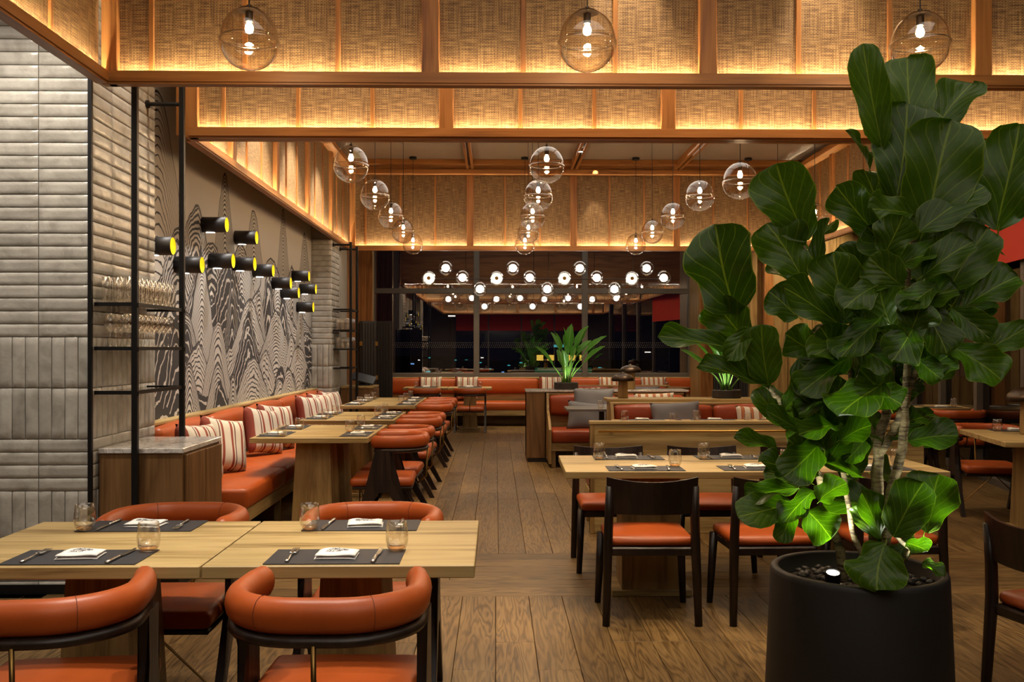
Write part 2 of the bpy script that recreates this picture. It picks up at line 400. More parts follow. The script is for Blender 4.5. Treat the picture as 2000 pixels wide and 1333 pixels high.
def m_leaf(name, dark, mid, vein, vs=1.0, nveins=7, rough=.3, trans=.25):
    t = NT(name); uv = t.n('ShaderNodeTexCoord').outputs['UV']; sp = t.n('ShaderNodeSeparateXYZ', ins={0: uv})
    u = t.math('ABSOLUTE', t.math('SUBTRACT', sp.outputs[0], .5)); vv = sp.outputs[1]
    oi = t.n('ShaderNodeObjectInfo').outputs['Random']
    midr = t.math('LESS_THAN', u, .016)
    sv = t.math('FRACT', t.math('SUBTRACT', t.math('MULTIPLY', vv, nveins), t.math('MULTIPLY', t.math('POWER', u, .8), nveins * .95)))
    side = t.math('LESS_THAN', t.math('ABSOLUTE', t.math('SUBTRACT', sv, .5)), .045)
    sid2 = t.math('MULTIPLY', t.math('ABSOLUTE', t.math('SUBTRACT', sv, .5)), 1.0)
    f = t.math('MAXIMUM', midr, t.math('MULTIPLY', side, .55))
    nz = t.noise(t.coord('Object', (1, 1, 1), 9), 14, 3, .6)
    c = t.mix(nz, dark, mid)
    c = t.mix(1.0, c, t.ramp(oi, [(0, (.72, .78, .7)), (1, (1.25, 1.2, 1.2))]), 'MULTIPLY')
    c = t.mix(f, c, vein)
    c = t.mix(t.math('MULTIPLY', t.math('GREATER_THAN', u, .482), .7), c, vein)
    bp = t.math('ADD', sid2, t.math('MULTIPLY', nz, .15))
    p = t.n('ShaderNodeBsdfPrincipled', ins={'Base Color': c, 'Roughness': rough, 'Specular IOR Level': .27})
    b = t.n('ShaderNodeBump', ins={'Strength': .35, 'Distance': .006, 'Height': bp}); t.t.links.new(b.outputs[0], p.inputs['Normal'])
    tl = t.n('ShaderNodeBsdfTranslucent', ins={0: t.mix(1.0, c, (1.6, 2.2, .6), 'MULTIPLY')})
    mx = t.n('ShaderNodeMixShader', ins={0: trans, 1: p.outputs[0], 2: tl.outputs[0]})
    t.t.links.new(mx.outputs[0], t.out.inputs[0]); return t.m
M['leaf'] = m_leaf('fig_leaf', (.018, .046, .0015), (.046, .094, .002), (.12, .17, .012), nveins=5, rough=.38, trans=.26)
M['blade'] = m_leaf('strelitzia_leaf', (.03, .12, .015), (.06, .20, .025), (.2, .38, .08), nveins=16, trans=.3)
def m_bark():
    t = NT('fig_bark'); v = t.coord('Object', (14, 14, 60), 0); n = t.noise(v, 1, 4, .7, .5)
    return t.bsdf(t.ramp(n, [(.36, (.04, .025, .013)), (.5, (.20, .145, .07)), (.70, (.34, .27, .15))]), .8, 0, n, .6, .006)
M['bark'] = m_bark()
M['nightpane'] = plain('night_glass', (.006, .008, .022), .1)
# ------------------------------------------------------------------ mural material (painted line drawing of hills, all procedural)
def m_mural():
    t = NT('mural_print')
    g = bpy.data.node_groups.new('painted_hill', 'ShaderNodeTree')
    for nm in ('Y', 'Z', 'N', 'N2', 'Base', 'cy', 'top', 'k', 'H', 'freq', 'ink', 'amp'): g.interface.new_socket(nm, in_out='INPUT', socket_type='NodeSocketFloat')
    g.interface.new_socket('V', in_out='OUTPUT', socket_type='NodeSocketFloat')
    gi = g.nodes.new('NodeGroupInput'); go = g.nodes.new('NodeGroupOutput')
    def mt(op, a, b=0.0, c=None, cl=False):
        nd = g.nodes.new('ShaderNodeMath'); nd.operation = op; nd.use_clamp = cl
        for i, x in enumerate((a, b, c)):
            if x is None: continue
            if isinstance(x, bpy.types.NodeSocket): g.links.new(x, nd.inputs[i])
            else: nd.inputs[i].default_value = x
        return nd.outputs[0]
    I = gi.outputs
    dy = mt('SUBTRACT', I['Y'], I['cy'])
    d2 = mt('MULTIPLY', dy, dy); par = mt('MULTIPLY', mt('DIVIDE', d2, mt('ADD', d2, mt('MULTIPLY', I['k'], I['k']))), I['H'])
    d = mt('SUBTRACT', mt('SUBTRACT', I['top'], I['Z']), par)
    d = mt('ADD', d, mt('MULTIPLY', I['N'], I['amp']))
    inside = mt('GREATER_THAN', d, 0.0)
    ds = mt('POWER', mt('MAXIMUM', d, 0.0), .8)
    wob = mt('ADD', mt('MULTIPLY', ds, I['freq']), mt('MULTIPLY', I['N2'], .75))
    s = mt('FRACT', wob)
    line = mt('LESS_THAN', s, I['ink'])
    edge = mt('LESS_THAN', d, .022)
    blk = mt('MAXIMUM', line, edge)
    val = mt('SUBTRACT', 1.0, blk)
    # out = base*(1-inside) + val*inside
    res = mt('ADD', mt('MULTIPLY', I['Base'], mt('SUBTRACT', 1.0, inside)), mt('MULTIPLY', val, inside))
    g.links.new(res, go.inputs[0])
    v = t.n('ShaderNodeTexCoord').outputs['Object']; sp = t.n('ShaderNodeSeparateXYZ', ins={0: v})
    Y, Z = sp.outputs[1], sp.outputs[2]
    n1 = t.math('SUBTRACT', t.noise(v, 2.1, 3, .55, .6), .5)
    n2 = t.math('SUBTRACT', t.noise(v, 7.5, 2, .5, .3), .5)
    base = t.n('ShaderNodeValue').outputs[0]; base.default_value = 1.0
    rr = random.Random(21)
    # (centre, top, half width, height, lines per metre, ink share, waviness)
    hills = [(2.2, 3.05, .16, 1.6, 24, .5, .3), (.45, 3.35, .30, 2.2, 15, .22, .3), (3.25, 2.85, .22, 1.5, 26, .42, .5), (4.6, 3.1, .13, 1.4, 26, .45, .5), (5.85, 2.95, .16, 1.2, 26, .48, .6),
             (1.35, 2.62, .22, .9, 18, .55, .6), (.95, 2.40, .18, .8, 15, .5, .6), (1.75, 2.40, .30, 1.2, 15, .62, .6), (5.1, 2.42, .22, .9, 22, .55, .8), (2.75, 2.48, .22, .9, 24, .5, .7), (4.0, 2.5, .3, 1., 22, .4, .6)]
    for i in range(40):
        z = 2.30 - i * .036 + rr.uniform(-.18, .14); cy = rr.uniform(.05, 6.25); style = rr.random(); wd = rr.uniform(.14, .36)
        if style < .34: hills.append((cy, z, wd * .7, rr.uniform(.7, 1.3), rr.uniform(5, 9), .90, .9))
        elif style < .44: hills.append((cy, z, wd * .6, rr.uniform(1.0, 1.8), rr.uniform(16, 24), .5, .6))
        else: hills.append((cy, z, wd, rr.uniform(.7, 1.5), rr.uniform(15, 24), rr.uniform(.28, .42), rr.uniform(.25, .6)))
    cur = base
    for (cy, top, k, H_, fr, ink, amp) in hills:
        nd = t.n('ShaderNodeGroup'); nd.node_tree = g
        for nm, sck in (('Y', Y), ('Z', Z), ('N', n1), ('N2', n2), ('Base', cur)): t.t.links.new(sck, nd.inputs[nm])
        for nm, val in (('cy', cy), ('top', top), ('k', k * 2.3), ('H', H_), ('freq', fr * .95), ('ink', ink * .88), ('amp', amp * .5)): nd.inputs[nm].default_value = val
        cur = nd.outputs[0]
    c = t.mix(cur, (.022, .021, .023), (.46, .43, .39))
    return t.bsdf(c, .75, 0)
M['mural'] = m_mural()

# ------------------------------------------------------------------ floor: planks of their own on a dark board
fl = struct('floor', box(B(), -5, 9.5, -4.5, 18.4, -.12, -.014), M['darkfloor'])
PW = .19
def plank_mesh(L):
    return mesh_from(box(B(), -PW / 2 + .0012, PW / 2 - .0012, -L / 2 + .001, L / 2 - .001, -.014, 0, .0016), 'plank')
PM = {}
def plank(x, y, L, cross=False):
    k = round(L, 2)
    if k not in PM: PM[k] = plank_mesh(L)
    return obj('plank', PM[k], M['plank'], fl, (x, y, 0), (0, 0, R(90) if cross else 0))
rp = random.Random(3)
def run(x, y0, y1, lens):
    y = y0
    while y < y1 - .01:
        L = rp.choice(lens)
        if y1 - y - L < .7: L = y1 - y
        L = min(L, y1 - y); plank(x, y + L / 2, L); y += L
for i in range(29): run(-1.9 + PW * (i + .5), 2.6, 5.46, [1.2, 1.6, 2.0])
for r_ in range(6):
    x = -2.3 - rp.random()
    while x < 4.4:
        L = rp.choice([1.8, 2.2, 2.6]); plank(x + L / 2, 5.46 + PW * (r_ + .5), L, True); x += L
for i in range(26): run(-1.5 + PW * (i + .5), 6.60, 14.8, [2.0, 2.4, 2.8])
bmf = B()
def area(x0, x1, y0, y1):
    x = x0
    while x < x1 - .01:
        y = y0 - rp.random() * 2
        while y < y1:
            L = rp.choice([1.8, 2.2, 2.6]); a, b = max(y, y0), min(y + L, y1)
            if b - a > .05: box(bmf, x + .001, min(x + PW, x1) - .001, a + .001, b - .001, -.014, 0)
            y += L
        x += PW
area(-5, -1.9, -4.5, 5.46); area(-1.9, 9.5, -4.5, 2.6); area(-1.9 + 29 * PW, 9.5, 2.6, 5.46); area(-3.2, -1.5, 6.6, 14.8); area(-1.5 + 26 * PW, 9.5, 6.6, 14.8); area(-3.2, 9.5, 15.2, 18.4); area(-5, -2.6, 5.46, 6.6); area(5.3, 9.5, 5.46, 6.6)
for q in range(2):
    box(bmf, -3.2, 9.5, 14.8 + .2 * q + .001, 15.0 + .2 * q - .001, -.014, 0)
o = obj('plank_field', bmf, M['plank'], fl); o['kind'] = 'stuff'

# ------------------------------------------------------------------ ceiling and outer walls
ce = struct('ceiling', box(B(), -5, 9.5, -4.5, 18.4, 4.24, 4.4), M['plaster'])
struct('wall_rear', box(B(), -5, 9.5, -4.6, -4.5, 0, 4.3), M['dark_wall'])
wrr = struct_empty('window_3')
for i in range(4):
    x = -1.7 + i * 1.42
    obj('pane', box(B(), x, x + 1.36, -4.49, -4.47, .3, 3.2), M['nightpane'], wrr); obj('mullion', box(B(), x + 1.36, x + 1.42, -4.5, -4.44, .0, 3.3), M['mullion'], wrr); obj('shade', box(B(), x, x + 1.36, -4.46, -4.44, 2.25, 3.3), M['red'], wrr)
struct('wall_left', box(B(), -5.1, -5, -4.5, 5.6, 0, 4.3), M['paint'])
mu = struct('wall_mural', box(B(), -.1, 0, 0, 6.3, 0, 4.24), M['mural'], None, False, (-2.5, 6.6, 0))
# tiled columns
def tile_mesh(w, h, k):
    rr = random.Random(k); bm = B(); nx, nz = (6, 3) if w > h else (3, 6)
    gx = [-w / 2, -w / 2 + .006] + [-w / 2 + w * i / nx for i in range(1, nx)] + [w / 2 - .006, w / 2]
    gz = [-h / 2, -h / 2 + .006] + [-h / 2 + h * i / nz for i in range(1, nz)] + [h / 2 - .006, h / 2]
    gr = []
    for j, z in enumerate(gz):
        row = []
        for i, x in enumerate(gx):
            edge = i in (0, len(gx) - 1) or j in (0, len(gz) - 1)
            y = .0035 if edge else -rr.uniform(0, .003)
            if not edge and (i in (1, len(gx) - 2) or j in (1, len(gz) - 2)): y = .0 - rr.uniform(0, .003)
            row.append(bm.verts.new((x, y, z)))
        gr.append(row)
    for a, b in zip(gr, gr[1:]):
        for i in range(len(a) - 1): bm.faces.new((a[i], a[i + 1], b[i + 1], b[i]))
    return _fin(bm)
def _fin(bm):
    me = bpy.data.meshes.new('tile'); bm.to_mesh(me); bm.free()
    for p in me.polygons: p.use_smooth = True
    return me
TM = {}
def tiles(parent, length, z0, z1, ang, org, rnd, first=0.0):
    """tile a face: x runs 0..length from org along ang; face looks to local -y"""
    U, T = .3045, .0755; zs = 1.495
    def put(x0, x1, za, zb):
        x1 = min(x1, length); 
        if x1 - x0 < .02: return
        w_, h_ = x1 - x0 - .003, zb - za - .003
        k = (round(w_, 3), round(h_, 3), rnd.randrange(4))
        if k not in TM: TM[k] = tile_mesh(*k)
        c, s = math.cos(ang), math.sin(ang); xm = (x0 + x1) / 2
        obj('tile', TM[k], M['tile'], parent, (org[0] + c * xm, org[1] + s * xm, (za + zb) / 2), (rnd.uniform(-.012, .012), rnd.uniform(-.004, .004), ang))
    def horiz(za, n):
        for j in range(n):
            x = first
            if first > .02: put(0, first, za + j * T, za + (j + 1) * T)
            while x < length: put(x, x + U, za + j * T, za + (j + 1) * T); x += U
    def vert(za):
        x = first - (math.ceil(first / (U / 4)) * U / 4 if first else 0)
        while x < length:
            if x >= 0: put(x, x + U / 4, za, za + .298)
            x += U / 4
    vert(zs - .298); vert(zs - .596); horiz(zs - .596 - 4 * T, 4); vert(zs - .596 - 4 * T - .298); horiz(zs - .596 - 4 * T - .298 - 4 * T, 4)
    horiz(zs, int((z1 - zs) / T))
rt = random.Random(5)
colf = struct('wall_left_tiled_column', box(B(), -5.0, -2.368, 5.572, 6.6, 0, 4.24), M['grout'])
tiles(colf, .9135, 0, 3.75, 0, (-2.357 - .9135, 5.56), rt)
colr = struct('wall_left_tiled_return', box(B(), -2.3681, -2.3671, 5.572, 6.6, 0, 4.24), M['grout'])
tiles(colr, 1.03, 0, 3.75, R(90), (-2.357, 5.568), rt)
bmt = B(); box(bmt, -2.372, -2.350, 5.549, 5.571, 0, 4.24); struct('trim_3', bmt, M['black'])
struct('baseboard_left', box(B(), -3.4, -2.35, 5.545, 5.56, .0, .055), M['black'])
colb = struct('wall_left_far_column', box(B(), -2.6, -2.24, 12.9, 14.3, 0, 4.24), M['grout'])
tiles(colb, .27, 0, 3.0, 0, (-2.5, 12.89), rt)
colc = struct('wall_left_far_return', box(B(), -2.2401, -2.2391, 12.91, 14.3, 0, 4.24), M['grout'])
tiles(colc, .65, 0, 3.0, R(90), (-2.228, 12.9), rt)
# far left wood wall with slats, back wall with window
wl = struct('wall_left_far', box(B(), -2.6, -2.45, 14.3, 18.3, 0, 4.24), M['trim_z'])
for i in range(9): obj('slat', box(B(), -2.45, -2.42, 14.35 + i * .24, 14.35 + i * .24 + .20, 0, 4.2, .004), M['trim_z'], wl)
wb = struct('wall_back_left_panel', box(B(), -2.45, -2.14, 16.52, 16.7, 0, 4.24), M['oak_z'])
for i in range(3): obj('panel', box(B(), -2.45 + i * .105, -2.45 + i * .105 + .10, 16.49, 16.52, 0, 4.2, .004), M['trim_z'], wb)
struct('wall_back_sill', box(B(), -2.6, 9.5, 18.22, 18.4, 0, .9), M['dark_wall'])
win = struct_empty('window_1')
for x in (-2.36, -.366, 1.712, 3.75):
    obj('mullion', box(B(), x - .055, x + .055, 18.12, 18.24, .9, 4.24, .006), M['mullion'], win)
for z in (.93, 2.55):
    obj('transom', box(B(), -2.36, 3.75, 18.13, 18.23, z - .05, z + .05, .006), M['mullion'], win)
for a, b in ((-2.36, -.366), (-.366, 1.712), (1.712, 3.75)):
    for z0, z1 in ((.93, 2.55), (2.55, 4.24)):
        obj('pane', box(B(), a + .055, b - .055, 18.18, 18.19, z0 + .05, z1 - .05), M['pane'], win)
# tiny manifestation dots printed across the glass at standing height
bmd = B()
for i in range(150):
    x = -2.2 + i * .039
    if abs(x + .366) < .07 or abs(x - 1.712) < .07: continue
    for j in range(4):
        cx, cz = x + j * .012, 1.47 + j * .03
        box(bmd, cx - .006, cx + .006, 18.176, 18.179, cz - .006, cz + .006)
o = obj('glass_dot', bmd, plain('dot_film', (.10, .09, .085), .6), win); o['kind'] = 'stuff'
# right of the window: wood columns and a panelled wall
wr = struct('wall_back_right_panel', box(B(), 3.72, 4.25, 17.3, 18.3, 0, 4.24), M['oak_z'])
for i in range(2): obj('panel', box(B(), 3.74 + i * .25, 3.98 + i * .25, 17.26, 17.3, 0, 4.2, .004), M['trim_z'], wr)
wr2 = struct('wall_right_far', box(B(), 4.66, 6.5, 16.5, 16.7, 0, 4.24), M['trim_z'])
for i in range(5):
    for j in range(3) if i < 4 else (): obj('panel', box(B(), 4.68 + i * .43, 5.10 + i * .43, 16.46, 16.5, .05 + j * 1.38, 1.42 + j * 1.38, .004), M['oak_z'], wr2)
struct('trim_4', box(B(), 4.28, 4.5, 15.9, 16.2, 0, 4.24, .01), M['oak_z'])
struct('trim_5', box(B(), 4.5, 4.66, 15.8, 16.2, 0, 4.24, .01), M['trim_z'])
struct('trim_6', box(B(), 5.75, 5.88, 14.4, 14.6, 0, 4.24, .01), M['trim_z'])
# right window wall, turned about twelve degrees, with red shades
RA = R(90) - math.atan2(.19, 1)
rw = struct_empty('window_2', (4.05, 3.3, 0), RA)
for i in range(9):
    x = i * 1.45
    obj('mullion', box(B(), x - .05, x + .05, -.06, .08, 0, 4.24, .006), M['mullion'], rw)
    if i < 8:
        obj('pane', box(B(), x + .05, x + 1.40, .0, .01, .06, 4.2), M['pane_side'], rw)
obj('transom', box(B(), 0, 11.6, -.05, .07, 0, .07), M['mullion'], rw)
rs = struct_empty('window_shades', (4.05, 3.3, 0), RA)
for i in (3,):
    x = i * 1.45 + .08 + 1.45
    bm = B(); box(bm, x - 1.3, x + 1.30, .155, .17, 2.29, 4.2); box(bm, x - 1.3, x + 1.30, .15, .175, 2.27, 2.295)
    tag(obj('red_shade', bm, M['red'], None, (4.05, 3.3, 0), (0, 0, RA)), 'red fabric window shade at the right edge behind the fig tree', 'shade')
bpy.data.objects.remove(rs)
struct('wall_right', box(B(), 9.4, 9.5, -4.5, 18.4, 0, 4.3), M['dark_wall'])

# ------------------------------------------------------------------ hanging coffers of wood and woven rattan with lit ledges
ZB = 2.92
PMESH = {}
def panel_mesh(w_, h_):
    k = (round(w_, 3), round(h_, 3))
    if k not in PMESH:
        bm = B(); box(bm, 0, k[0], 0, .012, 0, k[1]); uvl = bm.loops.layers.uv.new('UVMap')
        for f in bm.faces:
            for l in f.loops: l[uvl].uv = (l.vert.co.x, l.vert.co.z)
        PMESH[k] = mesh_from(bm, 'rattan_panel')
    return PMESH[k]
def coffer_side(parent, P, ang, L, wides, module, ztop, lip=.075, backing=True):
    """local x along the side, local -y is the lit face"""
    c, s = math.cos(ang), math.sin(ang)
    ax = M['trim_x']
    def at(x, y, z): return (P[0] + c * x - s * y, P[1] + s * x + c * y, z)
    def add(nm, bm, mat, x=0, y=0, z=0): return obj(nm, bm, mat, parent, at(x, y, z), (0, 0, ang))
    bm = B(); box(bm, 0, L, .0, .062, ZB, ZB + .03); box(bm, 0, L, 0, .016, ZB + .03, ZB + lip); box(bm, 0, L, -.010, 0, ZB + .012, ZB + lip - .022)
    add('ledge', bm, ax)
    add('led_strip', box(B(), .01, L - .01, .018, .026, ZB + .0301, ZB + .036), M['led'])
    if backing: add('backing', box(B(), 0, L, .064, .075, ZB + .03, 4.24), ax)
    cuts = []
    for wx in wides: cuts.append((wx - .05, wx + .05))
    thin = []
    xs = sorted(wides)
    ref = xs[0] if xs else .2
    k = -40
    while k < 60:
        x = ref + k * module
        if .06 < x < L - .06 and all(abs(x - q) > .1 for q in xs): thin.append(x)
        k += 1
    for wx in xs: add('wide_post', box(B(), -.05, .05, .004, .062, ZB + .03, ztop, .004), M['trim_z'], wx)
    for tx in thin: add('thin_post', box(B(), -.014, .014, .034, .062, ZB + .035, ztop, .003), M['trim_z'], tx)
    br = [0.0] + sorted([(q) for q in xs + thin]) + [L]
    for a, b in zip(br, br[1:]):
        pa = a + (.05 if a in xs else (.014 if a in thin else .0)); pb = b - (.05 if b in xs else (.014 if b in thin else .0))
        if pb - pa > .03: add('rattan_panel', panel_mesh(pb - pa, ztop - ZB - .035), M['rattan'], pa, .050, ZB + .035)
MOD = 1.582
co1 = struct_empty('trim_1')
XL, XR = -2.185, 4.5
coffer_side(co1, (XL, 5.37), 0, XR - XL, [-.37 - XL, 1.212 - XL, 2.794 - XL, 4.376 - XL], MOD / 3, 4.24)
coffer_side(co1, (XL, -3.4), R(90), 8.77, [8.77 - .06 - MOD * i for i in range(1, 6)], MOD / 3, 4.24)
coffer_side(co1, (XR, 5.37), R(-90), 8.77, [.06 + MOD * i for i in range(1, 6)], MOD / 3, 4.24)
coffer_side(co1, (XR, -3.4), R(180), XR - XL, [.4 + MOD * i for i in range(5)], MOD / 3, 4.24)
co2 = struct_empty('trim_2')
coffer_side(co2, (XL + .02, 6.72), 0, XR - XL, [-.37 - XL, 1.212 - XL, 2.794 - XL, 4.376 - XL], MOD / 3, 4.24, backing=False)
coffer_side(co2, (XR, 6.85), R(180), XR - XL, [.4 + MOD * i for i in range(5)], MOD / 3, 4.12)
coffer_side(co2, (XL + .02, 6.85), R(90), 7.45, [7.45 - .05 - MOD * i for i in range(1, 5)], MOD / 3, 4.06)
coffer_side(co2, (XR, 14.3), R(-90), 7.45, [.05 + MOD * i for i in range(1, 5)], MOD / 3, 4.06)
coffer_side(co2, (XL + .02, 14.3), 0, XR - XL, [-.385 - XL - .02, 1.18 - XL - .02, 2.745 - XL - .02, 4.31 - XL], MOD / 3, 4.06)
for (x, y) in ((XL - .01, 5.38), (XL + .02, 6.725), (XL + .01, 14.31)):
    obj('corner_post', box(B(), x - .03, x + .06, y - .0, y + .06, ZB, 4.24, .004), M['trim_z'], co1 if y < 6 else co2)
# second coffer's ceiling: cornice, long beams and cross beams
obj('cornice', box(B(), XL + .02, XR, 14.2, 14.3, 4.06, 4.13, .006), M['trim_x'], co2)
obj('cornice', box(B(), XL - .06, XL + .10, 7.0, 14.3, 4.06, 4.13, .006), M['trim_y'], co2)
obj('cornice', box(B(), XR - .10, XR + .06, 7.0, 14.3, 4.06, 4.13, .006), M['trim_y'], co2)
for y in (9.4, 12.5, 14.05): obj('cross_beam', box(B(), XL, XR, y - .07, y + .07, 4.17, 4.239, .006), M['trim_x'], co2)
for x in (-.385, 1.18, 2.745):
    obj('long_beam', box(B(), x - .055, x - .018, 7.0, 14.2, 4.13, 4.238, .004), M['trim_y'], co2)
    obj('long_beam', box(B(), x + .018, x + .055, 7.0, 14.2, 4.13, 4.238, .004), M['trim_y'], co2)
    obj('track_slot', box(B(), x - .018, x + .018, 7.0, 14.1, 4.17, 4.238), M['black'], co2)
for i, (x, y) in enumerate(((-1.75, 12.2), (-1.2, 12.2), (2.0, 12.25), (1.16, 12.9), (-.5, 9.0), (3.2, 9.2), (3.4, 12.4), (.4, 10.5))):
    r_ = thing('ceiling_downlight', ['small lit downlight in the ceiling above the leftmost row of globes', 'small lit downlight in the ceiling left of the dark track', 'small lit downlight in the ceiling right of the middle beam', 'small lit downlight on the wooden ceiling beam', 'small ceiling downlight near the front of the far coffer, left', 'small ceiling downlight near the front of the far coffer, right', 'small ceiling downlight at the right rear of the far coffer', 'small ceiling downlight above the middle row of globes'][i], 'downlight', (x, y, 4.235 if i != 3 else 4.128), 0, 'ceiling downlights')
    bm = B(); lathe(bm, [(.045, .003), (.045, -.006), (.032, -.006), (.032, .003)], 16, (0, 0, 0), False); obj('trim_ring', bm, M['bronze'], r_)
    bm = B(); lathe(bm, [(0, -.003), (.031, -.003), (.031, 0.002)], 16); obj('lens', bm, M['dot'], r_)
M['seam'] = plain('seam_thread', (.16, .028, .006), .6)
# ------------------------------------------------------------------ seating and table prototypes
def rail_path(hw, yb, yt, z, n=14, r=.16):
    """open U: from the left tip round the back to the right tip (chair faces +y)"""
    pts = [(-hw + .02, yt, z), (-hw + .005, yt * .4 + yb * .1, z)]
    for i in range(n + 1):
        a = PI + PI * .5 * i / n
        pts.append((-hw + r + r * math.cos(a), yb + r + r * math.sin(a), z)) if i else pts.append((-hw, yb + r, z))
    for i in range(n + 1):
        a = 1.5 * PI + PI * .5 * i / n
        pts.append((hw - r + r * math.cos(a), yb + r + r * math.sin(a), z))
    pts += [(hw - .005, yt * .4 + yb * .1, z), (hw - .02, yt, z)]
    return pts
def make_armchair():
    t = thing('leather_armchair', 'orange leather armchair', 'chair')
    p = rail_path(.255, -.315, .06, .712, 10, .20)
    bm = B(); m = len(p); rr = [.036] * m
    P = [Vector(q) for q in p]
    d0 = (P[0] - P[1]).normalized(); d1 = (P[-1] - P[-2]).normalized()
    ext = [P[0] + d0 * .03, P[0] + d0 * .02] ; ext2 = [P[-1] + d1 * .02, P[-1] + d1 * .03]
    path = ext + P + ext2; rads = [.016, .029] + rr + [.029, .016]
    rads = [x * 1.0 for x in rads]
    n = 14; tube(bm, path, [r_ for r_ in rads], n, True)
    for v in bm.verts: v.co.z = .712 + (v.co.z - .712) * 1.36
    rail = obj('arm_rail', bm, M['leather'], t, smooth=True)
    bm = B(); tube(bm, [q - Vector((0, 0, .066)) for q in P], .029, 8, True, ry=.019); obj('rail_band', bm, M['wenge'], t, smooth=True)
    for k in (9, len(P) - 10):
        tg = (P[k + 1] - P[k - 1]).normalized(); sd = Vector((tg.y, -tg.x, 0)).normalized()
        obj('seam', tube(B(), [P[k] + sd * .0364 * math.cos(2 * PI * j / 20) + Vector((0, 0, .0494 * math.sin(2 * PI * j / 20))) for j in range(21)], .0011, 5, False), M['seam'], t)
    bm = B(); softbox(bm, -.245, .245, -.235, .255, .365, .435, .03, .012); obj('seat', bm, M['leather'], t, smooth=True)
    bm = B(); box(bm, -.235, .235, -.225, .235, .345, .366, .006); obj('seat_frame', bm, M['wenge'], t)
    for sx in (-1, 1):
        x0 = sx * .262 - .016
        outer = [(-.285, 0), (-.240, 0), (-.042, .325), (.032, .325), (.230, 0), (.275, 0), (.062, .42), (.048, .50), (.055, .65), (-.060, .65), (-.054, .50), (-.068, .42)]
        bm = B(); prism(bm, outer, x0, x0 + .032, 'x'); bmesh.ops.triangulate(bm, faces=[f for f in bm.faces if len(f.verts) > 4]); obj('leg', bm, M['wenge'], t)
    for sx in (-1, 1):
        bm = B(); tube(bm, [(sx * .26, .18, .10), (sx * -.0, .20, .36)], .005, 6); obj('stretcher', bm, M['oldbrass'], t)
    bm = B(); tube(bm, [(0, -.335, .64), (0, -.325, .42), (0, -.25, .36)], .0075, 8); obj('back_rod', bm, M['oldbrass'], t, smooth=True)
    return Proto(t)
def make_sidechair():
    t = thing('dining_chair', 'dark wood dining chair', 'chair')
    # curved back panel
    bm = B(); nx = 12; rows = []
    for th in (0, 1):
        for zz in (0, 1):
            row = []
            for i in range(nx + 1):
                u = -1 + 2 * i / nx; x = u * .235; y = -.255 + .05 * u * u - .018 * th
                top = .745 + .022 * u * u; z = (top if zz else .575 + .0 * u) ; y += -.03 * (1 if zz else 0)
                row.append(bm.verts.new((x, y, z)))
            rows.append(row)
    a, b, c_, d = rows
    for i in range(nx):
        bm.faces.new((a[i], a[i + 1], b[i + 1], b[i])); bm.faces.new((c_[i], d[i], d[i + 1], c_[i + 1])); bm.faces.new((b[i], b[i + 1], d[i + 1], d[i])); bm.faces.new((a[i], c_[i], c_[i + 1], a[i + 1]))
    for i in (0, nx): bm.faces.new((a[i], b[i], d[i], c_[i]) if i else (a[i], c_[i], d[i], b[i]))
    obj('backrest', bm, M['wenge'], t)
    for sx in (-1, 1):
        bm = B(); tube(bm, [(sx * .238, -.245, 0), (sx * .226, -.222, .42), (sx * .222, -.228, .55), (sx * .222, -.245, .72)], [.0195, .025, .024, .018], 10); obj('leg', bm, M['wenge'], t, smooth=True)
        bm = B(); tube(bm, [(sx * .24, .215, 0), (sx * .222, .19, .40)], [.0175, .025], 10); obj('leg', bm, M['wenge'], t, smooth=True)
    bm = B(); box(bm, -.215, .215, -.225, .21, .355, .40, .008); obj('apron', bm, M['wenge'], t)
    bm = B(); softbox(bm, -.225, .225, -.20, .225, .395, .45, .024, .022); obj('seat', bm, M['leather'], t, smooth=True)
    return Proto(t)
ARM = make_armchair(); SIDE = make_sidechair()
PEDM = {}
def table(name, label, loc, sx, sy, rotz=0, group=None, axis='x', peds=((0, 0),), pw=(.20, .26), pd=(.30, .36), mat=None, ph=.04):
    t = thing(name, label, 'table', loc, rotz, group)
    bm = B(); box(bm, -sx / 2, sx / 2, -sy / 2, sy / 2, .75 - ph, .75, .003); obj('tabletop', bm, mat or M['oak_' + axis], t)
    for px, py in peds:
        bm = B(); a, b = pw[0] / 2, pw[1] / 2; c_, d = pd[0] / 2, pd[1] / 2
        v = [bm.verts.new(p) for p in ((px - b, py - d, .035), (px + b, py - d, .035), (px + b, py + d, .035), (px - b, py + d, .035), (px - a, py - c_, .75 - ph), (px + a, py - c_, .75 - ph), (px + a, py + c_, .75 - ph), (px - a, py + c_, .75 - ph))]
        for f in ((0, 3, 2, 1), (4, 5, 6, 7), (0, 1, 5, 4), (1, 2, 6, 5), (2, 3, 7, 6), (3, 0, 4, 7)): bm.faces.new([v[i] for i in f])
        obj('pedestal', bm, M['oak_z'], t)
        bm = B(); box(bm, px - b - .06, px + b + .06, py - d - .015, py + d + .015, 0, .036, .004); obj('foot_plate', bm, M['oak_x'], t)
    return t
